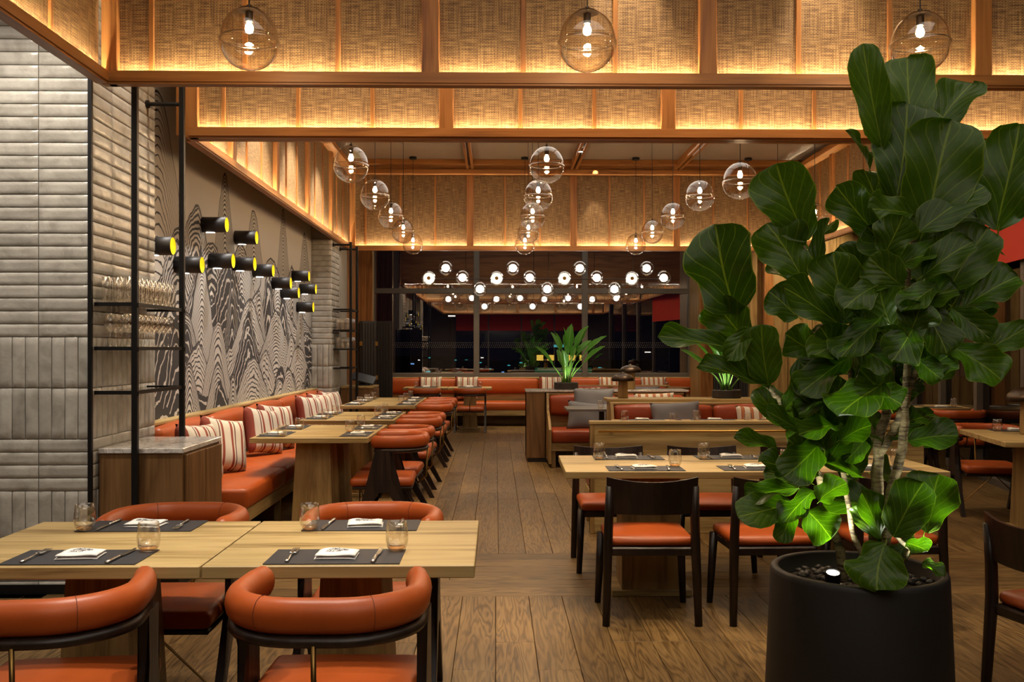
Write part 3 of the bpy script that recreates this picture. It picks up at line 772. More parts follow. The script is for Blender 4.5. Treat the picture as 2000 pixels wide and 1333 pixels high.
# ------------------------------------------------------------------ tableware prototypes
def make_placemat():
    bm = B(); box(bm, -.2125, .2125, -.108, .108, 0, .003)
    return Proto(tag(obj('placemat', bm, M['mat']), 'placemat', 'placemat'))
def make_napkin():
    bm = B(); rr = random.Random(2)
    for k in range(2):
        nx, ny = 8, 5; z0 = k * .0105; gt = []; gb = []
        for j in range(ny + 1):
            rt_, rb = [], []
            for i in range(nx + 1):
                u, v = i / nx * 2 - 1, j / ny * 2 - 1
                x = u * (.066 - .002 * k) + .0015 * k; y = v * .050
                z = .0095 - .004 * (abs(u) ** 6) - .004 * (abs(v) ** 6) + .0025 * math.sin(u * 3 + v * 2 + k) * (k)
                rt_.append(bm.verts.new((x, y, z0 + z))); rb.append(bm.verts.new((x, y, z0 + (.001 if k == 0 else .0005))))
            gt.append(rt_); gb.append(rb)
        for j in range(ny):
            for i in range(nx):
                bm.faces.new((gt[j][i], gt[j][i + 1], gt[j + 1][i + 1], gt[j + 1][i])); bm.faces.new((gb[j][i], gb[j + 1][i], gb[j + 1][i + 1], gb[j][i + 1]))
        ring = [(0, i) for i in range(nx)] + [(j, nx) for j in range(ny)] + [(ny, i) for i in range(nx, 0, -1)] + [(j, 0) for j in range(ny, 0, -1)]
        for (j, i), (j2, i2) in zip(ring, ring[1:] + ring[:1]): bm.faces.new((gb[j][i], gb[j2][i2], gt[j2][i2], gt[j][i]))
    return Proto(tag(obj('napkin', bm, M['napkin'], smooth=True), 'napkin', 'napkin'))
def make_fork():
    t = thing('fork', 'fork', 'fork')
    bm = B(); tube(bm, [(0, -.095, .005), (0, -.07, .006), (0, -.02, .008), (0, .02, .009)], [.0062, .0055, .0032, .003], 8, True, ry=.0032); obj('handle', bm, M['steel'], t, smooth=True)
    bm = B(); box(bm, -.011, .011, .018, .045, .0065, .009, .001)
    for i in range(4): box(bm, -.011 + i * .0062, -.011 + i * .0062 + .0034, .044, .092, .006, .0085)
    obj('tines', bm, M['steel'], t)
    return Proto(t)
def make_knife():
    t = thing('knife', 'knife', 'knife')
    bm = B(); tube(bm, [(0, -.105, .005), (0, -.08, .006), (0, -.02, .006), (0, -.005, .006)], [.0066, .007, .0058, .005], 8, True, ry=.0042); obj('handle', bm, M['steel'], t, smooth=True)
    bm = B(); prism(bm, [(-.005, -.005), (.006, -.005), (.009, .03), (.008, .075), (.002, .105), (-.005, .11)], .0035, .0055, 'z'); obj('blade', bm, M['steel'], t)
    return Proto(t)
def make_tumbler():
    t = thing('tumbler', 'tumbler', 'glass')
    bm = B(); lathe(bm, [(.0, .0), (.022, .0), (.027, .003), (.034, .016), (.0375, .034), (.0375, .052), (.0345, .078), (.0325, .096), (.0315, .096), (.0335, .077), (.0362, .052), (.036, .034), (.031, .019), (.0, .016)], 28, caps=False); obj('bowl', bm, M['glass'], t, smooth=True)
    bm = B(); lathe(bm, [(0, .0035), (.024, .0035), (.0285, .012), (.0, .0135)], 24, caps=False); obj('base', bm, M['amber'], t, smooth=True, label='base with amber reflections painted in')
    return Proto(t)
MATP, NAPP, FORKP, KNIFEP, TUMBP = make_placemat(), make_napkin(), make_fork(), make_knife(), make_tumbler()
def setting(x, y, rot, where, z=.75, cutlery=True, rnd=random.Random(11)):
    """a place laid for someone sitting at local -y looking to +y"""
    c, s = math.cos(rot), math.sin(rot)
    def w(a, b): return (x + c * a - s * b, y + s * a + c * b)
    MATP.put((x, y, z + .0005), rot, 'dark grey placemat ' + where, 'placemats')
    NAPP.put((*w(rnd.uniform(-.012, .012), rnd.uniform(-.008, .008)), z + .0038), rot + rnd.uniform(-.1, .1), 'white printed napkin ' + where, 'napkins')
    if cutlery:
        FORKP.put((*w(-.145, .0), z + .0038), rot + rnd.uniform(-.12, .12), 'steel fork on the placemat ' + where, 'forks')
        KNIFEP.put((*w(.13, -.0), z + .0038), rot + rnd.uniform(-.15, .02), 'steel knife on the placemat ' + where, 'knives')
    TUMBP.put((*w(.185, .085), z + .0038), rot, 'stemless glass with painted amber reflections ' + where, 'stemless glasses')

# ------------------------------------------------------------------ front pair of tables
table('oak_table', 'pale oak table at the bottom left, cut by the edge of the photo', (-1.34, 3.335, 0), .845, .775, 0, 'front oak tables', peds=((.0, .02),))
table('oak_table', 'pale oak table at the bottom, right one of the front pair', (-.488, 3.335, 0), .845, .775, 0, 'front oak tables', peds=((.0, .02),))
setting(-1.335, 3.075, 0, 'at the near seat of the front left table')
setting(-.513, 3.07, 0, 'at the near seat of the front right table')
setting(-1.335, 3.615, PI, 'at the far seat of the front left table')
setting(-.505, 3.615, PI, 'at the far seat of the front right table')
ARM.put((-1.30, 2.83, 0), R(6), 'orange leather armchair at bottom left, seen from behind, cut by the edge', 'leather armchairs')
ARM.put((-.475, 2.84, 0), R(-1), 'orange leather armchair seen from behind, in front of the front right table', 'leather armchairs')
ARM.put((-1.315, 3.82, 0), PI, 'orange leather armchair on the far side of the front left table', 'leather armchairs')
ARM.put((-.505, 3.82, 0), PI, 'orange leather armchair on the far side of the front right table', 'leather armchairs')

# ------------------------------------------------------------------ banquette row on the left
ys = [7.54, 8.185, 9.37, 9.965, 11.725, 12.38, 13.03]
ordn = ['first', 'second', 'third', 'fourth', 'fifth', 'sixth', 'last']
for i, y in enumerate(ys):
    table('oak_table', f'narrow oak table along the left banquette, {ordn[i]} from the front', (-1.42, y, 0), .90, .64, 0, 'banquette tables', peds=((0, 0),), pw=(.26, .32), pd=(.30, .38))
    ARM.put((-.875, y + .0, 0), R(90) + R((2, -2, 1, -3, 2, 0, -2)[i]), f'orange leather armchair facing the left banquette, {ordn[i]} in the row', 'leather armchairs')
    setting(-1.10, y, R(90), f'on the aisle side of the {ordn[i]} banquette table', cutlery=i < 4)
    setting(-1.735, y, R(-90), f'on the bench side of the {ordn[i]} banquette table', cutlery=i < 4)
# left banquette
def bench(label, group, loc, rotz, L, segs, depth=.60, back_z=.90, leather='leather', ends=(0, 0), seat_z=.45, backh=True, ext=None):
    """runs along local x, faces local -y, back at y=0"""
    t = thing('banquette', label, 'bench', loc, rotz, group)
    n = segs; w_ = L / n
    for i in range(n):
        a, b = -L / 2 + i * w_ + .003, -L / 2 + (i + 1) * w_ - .003
        bm = B(); softbox(bm, a, b, -depth, -.08, .30, seat_z, .03, .015); obj('seat_cushion', bm, M[leather], t, smooth=True)
        bm = B(); softbox(bm, a, b, -.17, -.06, .60, back_z - .03, .045, .02); obj('back_cushion', bm, M[leather], t, smooth=True)
    bm = B(); box(bm, -L / 2, L / 2, -depth + .02, -.02, .20, .30, .004); obj('base', bm, M['oak_x'], t)
    bm = B(); box(bm, -L / 2, L / 2, -.06, .0, .0, back_z - .002, .004); obj('back_panel', bm, M['oak_x'], t)
    bm = B(); box(bm, -L / 2, L / 2, -.085, .012, back_z - .025, back_z, .004); obj('top_rail', bm, M['oak_x'], t)
    for i in range(n + 1):
        x = min(max(-L / 2 + i * w_, -L / 2 + .03), L / 2 - .03)
        bm = B(); box(bm, x - .025, x + .025, -depth + .05, -depth + .10, 0, .20, .003); obj('leg', bm, M['oak_z'], t)
    for e, x in zip(ends, (-L / 2 - .03, L / 2)):
        if e:
            pr = [(-depth - .02, .05), (-depth - .02, .46), (-depth + .06, .50), (-depth + .16, .56), (-.26, .66), (-.20, .78), (-.16, back_z), (.012, back_z), (.012, .05)]
            bm = B(); prism(bm, pr, x, x + .03, 'x'); obj('end_panel', bm, M['oak_z'], t, label='shaped end panel')
    return t
bench('long orange leather banquette below the line drawing mural', 'banquettes', (-2.49, 9.75, 0), R(90), 6.25, 5, .76, .905)
# ------------------------------------------------------------------ right long table with dark chairs
table('long_oak_table', 'long pale oak table set for six behind the fig tree', (1.452, 5.59, 0), 2.12, .80, R(-1), None, peds=((-.55, 0), (.55, 0)), pw=(.34, .34), pd=(.24, .30))
rx = (.86, 1.50, 2.14)
nm3 = ('left', 'middle', 'right')
for i, x in enumerate(rx):
    SIDE.put((x - .05, 5.10, 0), R((-1, 2, 3)[i]), f'dark wood chair with orange seat, {nm3[i]} one on the near side of the long table', 'dark dining chairs')
    SIDE.put((x - .09, 6.22, 0), PI, f'dark wood chair with orange seat, {nm3[i]} one on the far side of the long table', 'dark dining chairs')
    setting(x - .02, 5.32, R(-1), f'at the near {nm3[i]} seat of the long table')
    setting(x - .04, 5.86, PI - R(1), f'at the far {nm3[i]} seat of the long table')
SIDE.put((2.27, 3.62, 0), R(-78), 'dark wood chair with orange seat at the right edge beside the fig pot', 'dark dining chairs')
# right zone, turned a little
q = R(-11)
table('oak_table', 'oak table at the right edge under a single glass', (4.50, 7.25, 0), 1.40, 1.15, q, 'right hand tables', peds=((-.30, 0),), pw=(.22, .26), pd=(.30, .36))
setting(4.33, 7.78, PI + q, 'on the far side of the table at the right edge', cutlery=False)
ARM.put((4.28, 8.18, 0), PI + q, 'orange leather armchair behind the table at the right edge', 'leather armchairs')
ARM.put((4.05, 6.20, 0), q, 'orange leather armchair at the right edge in front of the table', 'leather armchairs')
table('oak_table', 'oak table far right beyond the fig tree, near the dark windows', (4.75, 11.2, 0), 1.9, .75, q * .3, 'right hand tables', peds=((-.4, 0), (.4, 0)))
for i, x in enumerate((3.95, 4.55, 5.15)):
    ARM.put((x, 10.55, 0), q * .3, f'orange leather armchair at the far right table, {("first", "second", "third")[i]} from the left', 'leather armchairs')
    setting(x + .05, 10.98, q * .3, f'at the far right table, near side, {("first", "second", "third")[i]} seat', cutlery=False)
for i, x in enumerate((4.1, 4.9)):
    setting(x + .05, 11.42, PI + q * .3, f'at the far right table, window side, {("first", "second")[i]} seat', cutlery=False)
table('oak_table', 'small oak table on the right between the fig tree and the far tables', (3.35, 9.0, 0), .75, .7, q * .5, 'right hand tables')
ARM.put((3.45, 8.35, 0), q * .5, 'orange leather armchair half hidden behind the fig leaves on the right', 'leather armchairs')

# ------------------------------------------------------------------ booths in the middle
def box_unit(name, label, cat, loc, parts, group=None):
    t = thing(name, label, cat, loc, 0, group)
    for nm, args, mat in parts: obj(nm, box(B(), *args, .004), mat, t)
    return t
box_unit('divider_cabinet', 'dark wood divider with a pale top, its end facing the aisle', 'divider', (.39, 12.0, 0), [
    ('body', (0, 2.05, .10, .42, .06, .885), M['walnut']), ('end_panel', (0, .235, -.02, .44, .05, .885), M['walnut']), ('top', (-.012, 2.06, -.03, .45, .885, .912), M['marble']), ('plinth', (.02, 2.04, .0, .40, 0, .06), M['blackmatte'])])
bench('booth bench with a shaped end panel and grey cushions behind the marble table', 'banquettes', (1.53, 12.07, 0), 0, 1.72, 2, .70, .875, 'leather2', (1, 0))
bench('bench on the back of the dark divider facing the windows', 'banquettes', (1.42, 12.47, 0), PI, 2.0, 2, .60, .86, 'leather2', (0, 0))
box_unit('divider_counter', 'pale oak counter behind the middle booth carrying a lamp and a planter', 'divider', (1.20, 10.12, 0), [
    ('body', (.03, 2.2, .03, .36, .05, .86), M['oak_x']), ('top', (0, 2.22, .0, .40, .86, .895), M['oak_x']), ('plinth', (.05, 2.18, .05, .34, 0, .05), M['blackmatte'])])
bench('booth bench with a grey cushion and a striped cushion below the oak counter', 'banquettes', (2.30, 10.12, 0), 0, 2.12, 2, .66, .862, 'leather2', (1, 1))
# low oak back panel with brass rail, its bench looking away
t = thing('booth_back', 'low oak booth back with a slim brass rail behind the long table', 'booth', (.728, 7.3, 0))
obj('panel', box(B(), 0, 2.6, 0, .05, .0, .845, .004), M['oak_x'], t); obj('top_rail', box(B(), -.004, 2.604, -.012, .066, .845, .871, .004), M['oak_x'], t)
obj('end_post', box(B(), .0, .035, -.006, .06, 0, .845, .004), M['oak_z'], t)
bm = B(); tube(bm, [(.06, -.04, .795), (2.5, -.04, .795)], .009, 10); obj('brass_rail', bm, M['brass'], t, smooth=True)
for x in (.16, 1.25, 2.35): obj('rail_bracket', tube(B(), [(x, -.04, .795), (x, .0, .795)], .007, 8), M['brass'], t)
bench('bench on the hidden side of the low oak booth back', 'banquettes', (2.03, 7.36, 0), PI, 2.56, 3, .60, .84, 'leather2', (0, 0))
for i, x in enumerate((1.42, 2.10, 2.75)):
    table('oak_table', f'small booth table between the low oak back and the middle booth, {("first", "second", "third")[i]} from the aisle', (x, 8.72, 0), .62, .80, 0, 'booth tables', axis='y')
    setting(x, 8.45, 0, f'on the {("first", "second", "third")[i]} booth table, near side', cutlery=False)
    setting(x - .02, 8.98, PI, f'on the {("first", "second", "third")[i]} booth table, far side', cutlery=False)
# small marble table in front of the rear booth
t = thing('marble_table', 'small marble booth table with a grey top', 'table', (1.23, 10.98, 0))
pts = []
for (cx, cy, a0) in ((-.36, -.26, 180), (.36, -.26, 270), (.36, .26, 0), (-.36, .26, 90)):
    for k in range(5): a = R(a0 + k * 22.5); pts.append((cx + .06 * math.cos(a), cy + .06 * math.sin(a)))
bm = B(); prism(bm, pts, .725, .75, 'z'); obj('tabletop', bm, M['stone'], t)
bm = B(); lathe(bm, [(.20, 0), (.20, .015), (.035, .03), (.03, .725)], 20); obj('pedestal', bm, M['blackmatte'], t, smooth=False)
TUMBP.put((1.20, 10.80, .7505), 0, 'stemless glass on the small marble table', 'stemless glasses')
NAPP.put((1.33, 10.86, .7505), .1, 'white folded napkin on the small marble table', 'napkins')
# rear booth E and the window banquette
bench('rear booth bench with pale cushions just behind the plant on the divider', 'banquettes', (1.78, 14.72, 0), 0, 1.76, 2, .62, .875, 'leather2', (0, 1))
table('oak_table', 'oak table behind the potted plant on the divider', (1.25, 13.9, 0), 1.2, .6, 0, 'rear tables')
setting(.98, 13.78, 0, 'on the oak table behind the potted plant', cutlery=False)
bench('long orange banquette under the night window', 'banquettes', (.82, 18.2, 0), 0, 6.2, 4, .66, .90, 'leather', (0, 0))
for i, (x, lab) in enumerate(((-1.25, 'left'), (-.46, 'right'))):
    table('oak_table', f'oak table in front of the window banquette, {lab} one of the pair', (x, 17.05, 0), .78, .62, 0, 'window tables')
    setting(x, 16.93, 0, f'on the near side of the {lab} window table', cutlery=False); setting(x, 17.2, PI, f'on the bench side of the {lab} window table', cutlery=False)
    ARM.put((x + .02, 16.45, 0), 0, f'orange leather armchair seen from behind at the {lab} window table', 'leather armchairs')
t = thing('round_table', 'round ended dark wood table by the right end of the window banquette', 'table', (3.1, 17.0, 0))
bm = B(); lathe(bm, [(0, .715), (.40, .715), (.40, .75), (0, .75)], 28); obj('tabletop', bm, M['walnut'], t)
bm = B(); lathe(bm, [(.22, 0), (.22, .02), (.04, .04), (.035, .715)], 16); obj('pedestal', bm, M['blackmatte'], t)
TUMBP.put((3.05, 16.85, .7505), 0, 'stemless glass on the round ended table', 'stemless glasses')

# ------------------------------------------------------------------ cushions
def make_cushion(w_, h_, d, mat, piping=None):
    n = 14; bm = B(); gf, gb = [], []
    for j in range(n + 1):
        rf, rb = [], []
        for i in range(n + 1):
            u, v = i / n * 2 - 1, j / n * 2 - 1
            pin = 1 - .075 * (1 - v * v) * abs(u) ** 4; pin2 = 1 - .075 * (1 - u * u) * abs(v) ** 4
            x, z = u * w_ / 2 * pin, v * h_ / 2 * pin2
            t_ = d / 2 * ((1 - u ** 4) * (1 - v ** 4)) ** .55
            wr = .006 * math.sin(u * 5 + v * 3) * (1 - u * u) * (1 - v * v)
            rf.append(bm.verts.new((x, -t_ + wr, z))); edge = i in (0, n) or j in (0, n)
            rb.append(rf[-1] if edge else bm.verts.new((x, t_ + wr, z)))
        gf.append(rf); gb.append(rb)
    for j in range(n):
        for i in range(n):
            bm.faces.new((gf[j][i], gf[j][i + 1], gf[j + 1][i + 1], gf[j + 1][i]))
            try: bm.faces.new((gb[j][i], gb[j + 1][i], gb[j + 1][i + 1], gb[j][i + 1]))
            except ValueError: pass
    return mesh_from(bm, 'cushion', True)
CM = {'stripe': make_cushion(.44, .44, .16, None), 'grey': make_cushion(.52, .36, .15, None), 'wide': make_cushion(.50, .30, .13, None)}
CM['stripe'].materials.append(M['stripe']); CM['grey'].materials.append(M['linen']); CM['wide'].materials.append(M['stripe2'])
def cushion(kind, loc, rotz, lean, label, roll=0):
    o = bpy.data.objects.new('cushion', CM[kind]); C.objects.link(o); o.location = loc
    o.rotation_mode = 'XYZ'; o.rotation_euler = (R(-lean), R(roll), rotz); return tag(o, label, 'cushion', 'cushions')
od = ['nearest striped cushion on the left banquette, half hidden by the sideboard', 'second striped cushion on the left banquette, the large one beside the sideboard', 'third striped cushion on the left banquette, with a broad red edge', 'fourth striped cushion on the left banquette, leaning on the third', 'fifth striped cushion on the left banquette, darker edge toward the camera', 'sixth striped cushion on the left banquette, between two others', 'farthest striped cushion on the left banquette, by the tiled column']
for i, (y, a, l, r_) in enumerate(((6.85, 72, 14, 4), (7.45, 58, 16, 10), (8.72, 60, 18, 9), (9.22, 56, 16, 6), (10.95, 60, 16, 5), (11.6, 60, 16, 4), (12.25, 62, 15, 3))):
    cushion('stripe', (-2.13, y, .675), R(a), l, od[i], r_)
cushion('grey', (1.22, 11.80, .76), R(4), 14, 'grey linen cushion high on the rear booth back', 3)
cushion('grey', (1.13, 11.62, .60), R(10), 10, 'grey linen cushion on the rear booth seat behind the marble table leg', 6)
cushion('wide', (1.98, 11.78, .735), R(-4), 14, 'striped cushion on the rear booth right of the mushroom lamp', -2)
cushion('grey', (1.88, 9.86, .70), R(-3), 14, 'grey linen cushion on the middle booth bench', -3)
cushion('wide', (2.76, 9.88, .68), R(3), 12, 'striped cushion on the middle booth bench behind the fig leaves', 2)
for i, (x, lab) in enumerate(((-1.24, 'left window table'), (-.55, 'right window table'), (1.05, 'potted plant on the divider'), (2.2, 'mushroom lamps'), (3.0, 'round ended table'))):
    cushion('stripe' if i < 3 else 'wide', (x, 17.95, .76 if i > 2 else .70), 0, 12, f'striped cushion on the window banquette behind the {lab}')
cushion('wide', (1.35, 14.44, .70), 0, 12, 'striped cushion on the rear booth bench behind the potted plant')
cushion('grey', (2.25, 14.44, .69), 0, 12, 'pale grey cushion on the rear booth bench behind the mushroom lamps')

# ------------------------------------------------------------------ wall lamps on the mural
def make_sconce():
    t = thing('wall_lamp', 'sconce', 'lamp')
    bm = B(); n = 24; r0, r1, L = .066, .062, .205
    rings = []
    for (x, r_) in ((0, r0), (L, r0), (L, r1), (.03, r1)):
        rings.append([bm.verts.new((x, r_ * math.cos(2 * PI * k / n), r_ * math.sin(2 * PI * k / n))) for k in range(n)])
    for a, b in zip(rings[:2], rings[1:3]):
        for k in range(n): bm.faces.new((a[k], a[(k + 1) % n], b[(k + 1) % n], b[k]))
    bm.faces.new(rings[0][::-1]); obj('shade', bm, M['blackmatte'], t, smooth=False)
    for p in t.children[0].data.polygons: p.use_smooth = len(p.vertices) == 4
    bm = B(); a = [bm.verts.new((L - .001, r1 * math.cos(2 * PI * k / n), r1 * math.sin(2 * PI * k / n))) for k in range(n)]; b = [bm.verts.new((.03, r1 * math.cos(2 * PI * k / n), r1 * math.sin(2 * PI * k / n))) for k in range(n)]
    for k in range(n): bm.faces.new((a[k], b[k], b[(k + 1) % n], a[(k + 1) % n]))
    bm.faces.new(b); obj('lining', bm, M['yellow'], t, smooth=False)
    bm = B(); lathe(bm, [(0, -.014), (.018, -.010), (.022, 0), (.016, .012), (0, .014)], 12, (.075, 0, 0), False); obj('bulb', bm, m_emit('lamp_bulb', (1, .92, .66), 30), t, smooth=True)
    bm = B(); box(bm, .03, .10, -.012, .012, -.0685, -.0655); obj('downlight_slot', bm, M['opal'], t)
    return Proto(t)
SC = make_sconce()
sl = [(6.78, 2.16, 'nearest, just beyond the tiled column'), (7.45, 2.086, 'behind the far rack post'), (8.13, 2.49, 'highest on the left'), (9.14, 2.50, 'highest on the right'), (8.33, 2.20, 'long one below the highest left lamp'), (9.07, 2.24, 'overlapping the long one'), (9.82, 2.24, 'middle of the falling line'), (10.66, 2.17, 'just above the paired lamps'), (11.70, 2.33, 'highest of the far cluster'), (11.09, 2.087, 'left of the far cluster'), (12.14, 2.20, 'right of the far cluster'), (11.97, 1.96, 'lowest of the far cluster')]
for y, z, lab in sl: SC.put((-2.499, y, z), 0, 'black tube wall lamp with yellow inside, ' + lab, 'black tube wall lamps')

# ------------------------------------------------------------------ glass racks with steel posts, sideboards below
def rack(label, loc, W, L, shelves, strut_z, top=4.2):
    """x 0..W out from the wall, y 0..L along it"""
    t = thing('glass_rack', label, 'rack', loc)
    for y in (0, L):
        bm = B(); box(bm, W - .017, W + .017, y - .017, y + .017, 0, top, .003); obj('post', bm, M['black'], t)
        bm = B(); tube(bm, [(0, y, strut_z), (W, y, strut_z)], .014, 10); tube(bm, [(-.004, y, strut_z), (.012, y, strut_z)], .028, 12); obj('wall_strut', bm, M['black'], t)
    for z in shelves:
        bm = B(); box(bm, 0, W, -.008, .008, z - .022, z); box(bm, 0, W, L - .008, L + .008, z - .022, z); box(bm, W - .008, W + .008, 0, L, z - .022, z)
        f = obj('shelf_frame', bm, M['black'], t)
        obj('shelf_glass', box(B(), .0, W - .008, .008, L - .008, z - .014, z - .006), M['glass'], f)
        for y in (0, L): obj('knob', lathe(B(), [(0, -.02), (.017, -.02), (.017, .006), (0, .006)], 12, (W + .006, y, z - .01)), M['black'], f)
    return t
rack('tall black steel glass rack standing at the nearer tiled column', (-2.352, 5.60, 0), .235, .835, (1.70, 1.44, 1.18), 3.08)
rack('tall black steel glass rack at the far tiled column by the folding screen', (-2.222, 13.0, 0), .24, .57, (1.985, 1.70, 1.44, 1.18), 2.86, 2.90)
def make_goblet(h, bowl_r, up):
    t_ = B(); s_ = h * .44
    lathe(t_, [(0, 0), (bowl_r * .85, .0), (bowl_r * .85, .003), (.006, .010), (.004, .03), (.004, s_), (bowl_r * .5, s_ + .012), (bowl_r, s_ + h * .22), (bowl_r * .98, s_ + h * .34), (bowl_r * .82, h), (bowl_r * .80, h), (bowl_r * .95, s_ + h * .34), (bowl_r * .96, s_ + h * .22), (bowl_r * .45, s_ + .016), (0, s_ + .008)], 16, caps=False)
    return mesh_from(t_, 'wine_glass', True)
def make_flute(h, r_):
    t_ = B(); lathe(t_, [(0, 0), (r_ * .9, 0), (r_ * .95, .01), (r_, h * .6), (r_ * 1.08, h), (r_ * 1.03, h), (r_ * .94, h * .6), (r_ * .85, .016), (0, .014)], 14, caps=False)
    return mesh_from(t_, 'highball_glass', True)
GM = {'wine_glass': make_goblet(.20, .036, 1), 'highball_glass': make_flute(.16, .030)}
for m_ in GM.values(): m_.materials.append(M['glass'])
def glasses(kind, x0, x1, nx, y0, y1, ny, z, label):
    for i in range(nx):
        for j in range(ny):
            o = bpy.data.objects.new(kind, GM[kind]); C.objects.link(o)
            o.location = (x0 + (x1 - x0) * i / max(1, nx - 1), y0 + (y1 - y0) * j / max(1, ny - 1), z); o.rotation_euler = (0, 0, random.random() * 6)
            tag(o, label, 'glass', label)
glasses('highball_glass', -2.305, -2.165, 3, 5.66, 6.36, 10, 1.6945, 'clear tall glass among the rows on the top shelf of the near rack')
glasses('wine_glass', -2.29, -2.18, 2, 5.67, 6.35, 9, 1.4345, 'clear stemmed wine glass among the rows on the middle shelf of the near rack')
glasses('highball_glass', -2.17, -2.03, 3, 13.06, 13.51, 7, 1.6945, 'clear tall glass among the rows on the upper shelf of the far rack')
glasses('highball_glass', -2.17, -2.03, 3, 13.06, 13.51, 7, 1.4345, 'clear tall glass among the rows on the lower shelf of the far rack')
def sideboard(label, loc, W, L, H, doors=True, top='marble'):
    t = thing('sideboard', label, 'cabinet', loc)
    bm = B(); box(bm, 0, W, 0, L, .06, H - .03, .003); obj('body', bm, M['walnut'], t)
    bm = B(); box(bm, -.0, W + .012, -.012, L, H - .03, H, .003); obj('top', bm, M[top], t)
    bm = B(); box(bm, .02, W - .03, .03, L - .02, 0, .06); obj('plinth', bm, M['blackmatte'], t)
    h2 = (H - .11) / 2
    for k in range(2):
        d = obj('drawer', box(B(), W, W + .018, .03, L * .52, .08 + k * h2 * 1.0, .08 + (k + 1) * h2 - (.04 if k == 0 else .012), .003), M['walnut'], t)
    obj('finger_gap', box(B(), W - .001, W + .002, .03, L * .52, .08 + h2 - .04, .08 + h2), M['blackmatte'], t)
    obj('door', box(B(), W, W + .018, L * .54, L - .01, .08, H - .045, .003), M['walnut'], t)
    return t
sideboard('walnut sideboard with a white marble top below the near glass rack', (-2.345, 5.64, 0), .49, .76, .838)
sideboard('wood sideboard under the far glass rack, behind the banquette tables', (-2.22, 13.6, 0), .46, .62, .90, top='oak_y')
t = thing('order_terminal', 'slanted dark touch terminal standing on the far sideboard', 'terminal', (-1.93, 13.88, .9005))
obj('foot', box(B(), -.10, .10, -.08, .08, 0, .02, .004), M['screen'], t); obj('arm', prism(B(), [(-.03, .02), (.03, .02), (.05, .09), (.0, .09)], -.04, .04, 'x'), M['screen'], t)
obj('display', box(B(), -.17, .17, -.11, .11, -.012, .012, .004), M['screen'], t, (0, 0, .105), (R(28), R(14), 0))

# ------------------------------------------------------------------ pendant globes
def make_pendant():
    t = thing('globe_pendant', 'pendant', 'pendant lamp')   # origin: globe centre
    rr = .15; bm = B(); pr = []
    for k in range(3, 17):
        a = PI * k / 32; pr.append((.141 * math.sin(a), .155 * math.cos(a) + .002))
    pr.append((.140, .0)); pr.append((.149, -.006))
    for k in range(17, 32): a = PI * k / 32; pr.append((rr * math.sin(a), rr * math.cos(a) - .004))
    pr.append((0, -.154))
    lathe(bm, pr, 32, caps=False); g = obj('globe', bm, M['globe'], t, smooth=True)
    bm = B()
    tube(bm, [(.1435 * math.cos(2 * PI * k / 32), .1435 * math.sin(2 * PI * k / 32), -.003) for k in range(33)], .0032, 6, False); obj('glass_ring', bm, M['globe_ring'], g, smooth=True)
    bm = B(); lathe(bm, [(.0, .168), (.012, .168), (.014, .155), (.055, .146), (.058, .138), (.02, .136), (.019, .085), (0, .085)], 20, caps=False); obj('socket_cap', bm, M['bronze'], t, smooth=False)
    bm = B(); lathe(bm, [(0, .086), (.010, .082), (.019, .062), (.021, .048), (.016, .034), (0, .026)], 14, caps=False); obj('bulb', bm, M['bulb'], t, smooth=True)
    bm = B(); tube(bm, [(0, 0, .165), (0, 0, 1.27)], .0032, 6); obj('cord', bm, M['black'], t)
    bm = B(); lathe(bm, [(0, 1.235), (.05, 1.235), (.055, 1.245), (.055, 1.269), (0, 1.269)], 18, caps=False); obj('canopy', bm, M['black'], t)
    return Proto(t)
PEN = make_pendant()
row = ('left', 'second', 'third', 'right')
pens = []
for i, (x, y, z) in enumerate(((-1.227, 4.74, 2.97), (.459, 4.74, 2.97), (2.14, 4.74, 2.97))):
    PEN.put((x, y, z), .3 * i, ('clear glass globe pendant at the top left in the near coffer', 'clear glass globe pendant at the top middle in the near coffer', 'clear glass globe pendant at the top right above the fig tree')[i], 'glass globe pendants'); pens.append((x, y, z))
for c_, x in enumerate((-1.207, .428, 2.055, 3.71)):
    for k, y in enumerate((7.93, 9.5, 10.95, 12.4, 13.85)):
        z = 2.97 if (c_, k) != (2, 0) else 2.84
        PEN.put((x, y, z), .4 * k + c_, f'clear glass globe pendant, {("first", "second", "third", "fourth", "last")[k]} from the front in the {row[c_]} row of the far coffer', 'glass globe pendants'); pens.append((x, y, z))
        if z < 2.9:
            for ch in [o for o in bpy.data.objects if o.parent and abs(o.parent.location[2] - z) < 1e-4 and o.parent.name.startswith('globe_pendant')]:
                if ch.name.startswith('canopy'): ch.location = (0, 0, .13)
                if ch.name.startswith('cord'): ch.scale = (1, 1, 1.10)
# ------------------------------------------------------------------ bubble chandelier
t = thing('bubble_chandelier', 'long bar chandelier of clear bubbles with opal bulbs before the window', 'chandelier', (.75, 15.2, 2.56))
bm = B(); tube(bm, [(-1.95, 0, 0), (2.05, 0, 0)], .007, 8); obj('bar', bm, M['bronze'], t)
for x in (-1.23, .10, 1.46): bm = B(); tube(bm, [(x, 0, 0), (x, 0, 1.67)], .006, 8); obj('rod', bm, M['bronze'], t)
bmg = B(); lathe(bmg, [(0, .115)] + [(.115 * math.sin(PI * k / 18), .115 * math.cos(PI * k / 18)) for k in range(1, 18)] + [(0, -.115)], 24, caps=False); GLB = mesh_from(bmg, 'bubble', True); GLB.materials.append(M['glass'])
bmg = B(); lathe(bmg, [(0, .062)] + [(.062 * math.sin(PI * k / 12), .062 * math.cos(PI * k / 12)) for k in range(1, 12)] + [(0, -.062)], 18, caps=False); OPB = mesh_from(bmg, 'opal_bulb', True); OPB.materials.append(M['opal'])
